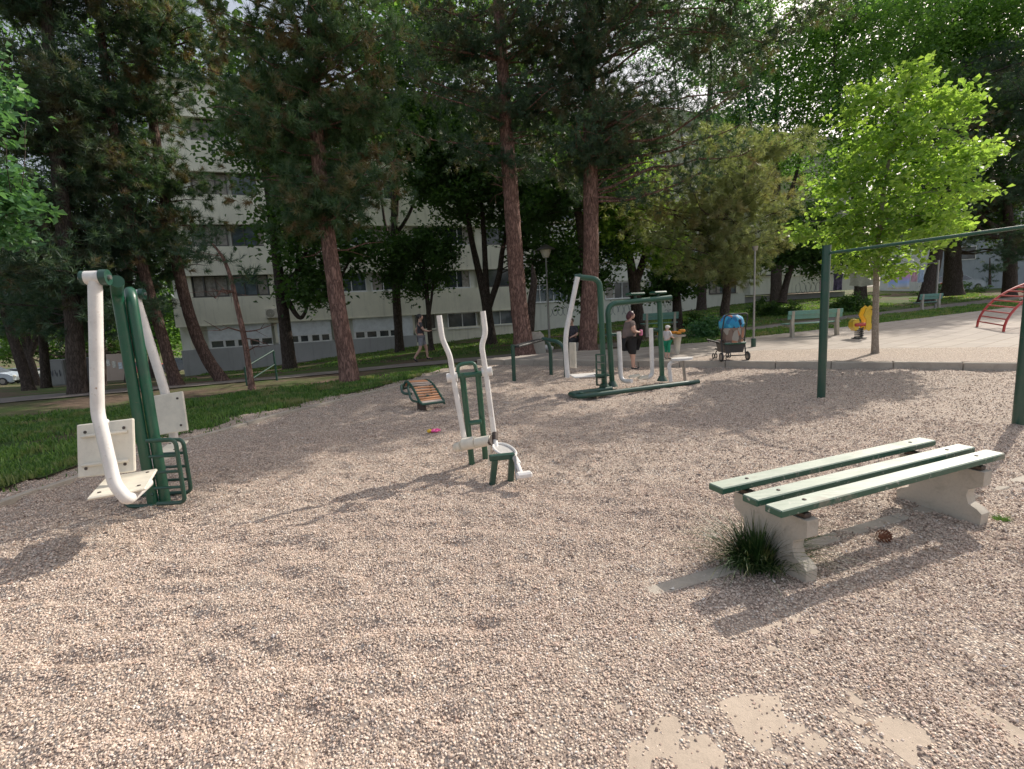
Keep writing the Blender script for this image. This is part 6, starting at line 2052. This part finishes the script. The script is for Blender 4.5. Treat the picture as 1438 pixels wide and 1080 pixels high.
# ================================================================== CARS
def car(px, py, D, yaw, bodymat, label, L=4.1):
    p = at(px, py, D); z = float(terr(p[0], p[1]))
    t = thing('parked_car', (p[0], p[1], z), label, 'car', 'parked cars')
    c, s = math.cos(yaw), math.sin(yaw); X = V3(c, s, 0); Y = V3(-s, c, 0); o = V3(p[0], p[1], z)
    side = [(-2.0, .30), (-2.05, .62), (-1.98, .85), (-1.55, .95), (-1.15, 1.38), (-.6, 1.46), (.25, 1.44), (.95, 1.02), (1.75, .86), (2.03, .66), (2.05, .34), (1.62, .26), (-1.6, .26)]
    k = L / 4.1; m = MB(); n = len(side); vs = []
    for w, f in ((-.82, 0), (-.70, 1), (.70, 1), (.82, 0)):
        for a, h in side:
            ww = w
            if f: continue
            tw = w * (1 - .22 * max(0, (h - .9)) / .5)
            vs.append(o + X * a * k + Y * tw + ZU * h)
    fs = [tuple(range(n)), tuple(range(n, 2 * n))[::-1]] + [(i, i + n, (i + 1) % n + n, (i + 1) % n) for i in range(n)]
    m.add(vs, fs); m.build('body', bodymat, t, angle=25)
    for sg in (-1, 1):
        g = MB(); pr = [(-1.2, .98), (-1.0, 1.32), (-.55, 1.40), (.2, 1.38), (.75, 1.02)]
        g.add([o + X * a * k + Y * sg * (.825 * (1 - .22 * (h - .9) / .5) + .008) + ZU * h for a, h in pr], [tuple(range(5))])
        g.build('side_window', M['glass'], t, smooth=False)
        for a in (-1.28, 1.3):
            w = thing('wheel', (0, 0, 0), None, None); q = o + X * a * k + Y * sg * .76 + ZU * .31; w.location = Vector(q - parent_org(t)); w.parent = t
            MB().tube([q - Y * .1, q + Y * .1], .31, 20).build('tyre', M['black'], w); MB().tube([q - Y * .11, q + Y * .11], .19, 14).build('rim', M['steel'], w)
        MB().ball(o + X * 2.0 * k + Y * sg * .6 + ZU * .68, (.1, .16, .08), 10, 6).build('headlight', M['cream'], t)
        MB().ball(o - X * 2.0 * k + Y * sg * .62 + ZU * .78, (.08, .14, .09), 10, 6).build('tail_light', M['red'], t)
    for a0, a1, h0, h1 in ((.98, .3, 1.03, 1.43), (-1.52, -1.18, .98, 1.36)):
        g = MB(); off = .012 * (1 if a0 > 0 else -1)
        g.add([o + X * (a0 * k + off) + Y * y * w_ + ZU * (h + .008) for (a, h, w_) in ((a0, h0, .68), (a1, h1, .6)) for y in (-1, 1)][:0] or
              [o + X * (a0 * k + off) - Y * .68 + ZU * (h0 + .012), o + X * (a0 * k + off) + Y * .68 + ZU * (h0 + .012), o + X * (a1 * k + off) + Y * .58 + ZU * (h1 + .012), o + X * (a1 * k + off) - Y * .58 + ZU * (h1 + .012)], [(0, 1, 2, 3)])
        g.build('windscreen' if a0 > 0 else 'rear_window', M['glass'], t, smooth=False)
    return t


def cpaint(n, c): return paint(n, c, .25, .1, (.2, .18, .15), 3, coat=.8)


car(34, 540, 44, R(15), cpaint('car_white', (.40, .41, .42)), 'white car parked under the trees at the far left')
car(-8, 545, 40, R(10), cpaint('car_silver', (.38, .44, .5)), 'silver blue car cut off by the left edge of the photo')
car(58, 536, 50, R(12), cpaint('car_black', (.02, .02, .025)), 'black car parked right of the white car')
car(208, 512, 52, R(5), cpaint('car_red', (.55, .02, .02)), 'red car glimpsed between the green posts and the white arm')
car(258, 500, 48, R(0), cpaint('car_dark', (.03, .035, .05)), 'dark car in the shade at the left corner of the apartment block')
car(1342, 395, 44, R(5), cpaint('car_pale', (.22, .27, .31)), 'silver car behind the thick dark trunks at right')


def left_bits():
    for i, (x0, x1, y0, y1, D, lab, c) in enumerate(((70, 96, 504, 545, 26, 'grey graffiti covered utility cabinet left of the thick dark pine', (.19, .19, .18)), (108, 124, 502, 545, 26.5, 'grey utility cabinet partly behind the thick dark pine', (.17, .17, .2)))):
        a, b = at(x0, y1, D), at(x1, y0, D); z = float(terr(a[0], a[1]))
        h = b[2] - z; w = b[0] - a[0]; cc = V3((a[0] + b[0]) / 2, D, z)
        t = thing('utility_cabinet', cc, lab, 'cabinet', 'utility cabinets under the trees')
        MB().box(cc + ZU * h / 2, (w, .7, h), bev=.02).build('housing', m_render('cabinet_grey', c), t)
        MB().box(cc + ZU * h / 2 - V3(0, .36, 0), (w * .9, .02, h * .88), bev=.005).build('door', m_render('cabinet_door', tuple(x * 1.2 for x in c)), t)
        g = MB()
        for q in range(5):
            p = [cc + V3((-.35 + .17 * q) * w + .05 * math.cos(k), -.38, h * .5 + .18 * math.sin(k * 1.7 + q)) for k in range(6)]; g.tube(p, .014, 4)
        g.build('graffiti', M['graffiti'], t)
    # sunlit low wall with posters
    D = 30; a, b = at(144, 532, D), at(182, 496, D); z = float(terr(a[0], D))
    t = thing('poster_wall', (a[0], D, z), 'sunlit wall with pale posters seen between the white arm and the green posts', 'wall')
    MB().box(((a[0] + b[0]) / 2, D, (z + b[2]) / 2), (b[0] - a[0], .2, b[2] - z)).build('panel', m_render('poster_wall_render', (.55, .42, .34)), t, smooth=False)
    rr = random.Random(2)
    for k in range(5):
        x = a[0] + (b[0] - a[0]) * (.12 + .19 * k); zz = z + (b[2] - z) * rr.uniform(.4, .75)
        MB().box((x, D - .115, zz), (.24, .012, .4)).build('poster', plain('poster_%d' % k, (rr.uniform(.5, .8), rr.uniform(.45, .75), rr.uniform(.5, .75)), .8, .5, 12), t, smooth=False)


left_bits()
for o_ in scene.objects:
    if o_.type == 'EMPTY' and o_.name.startswith('wheel'):
        for k_ in ('label', 'category'):
            if k_ in o_: del o_[k_]
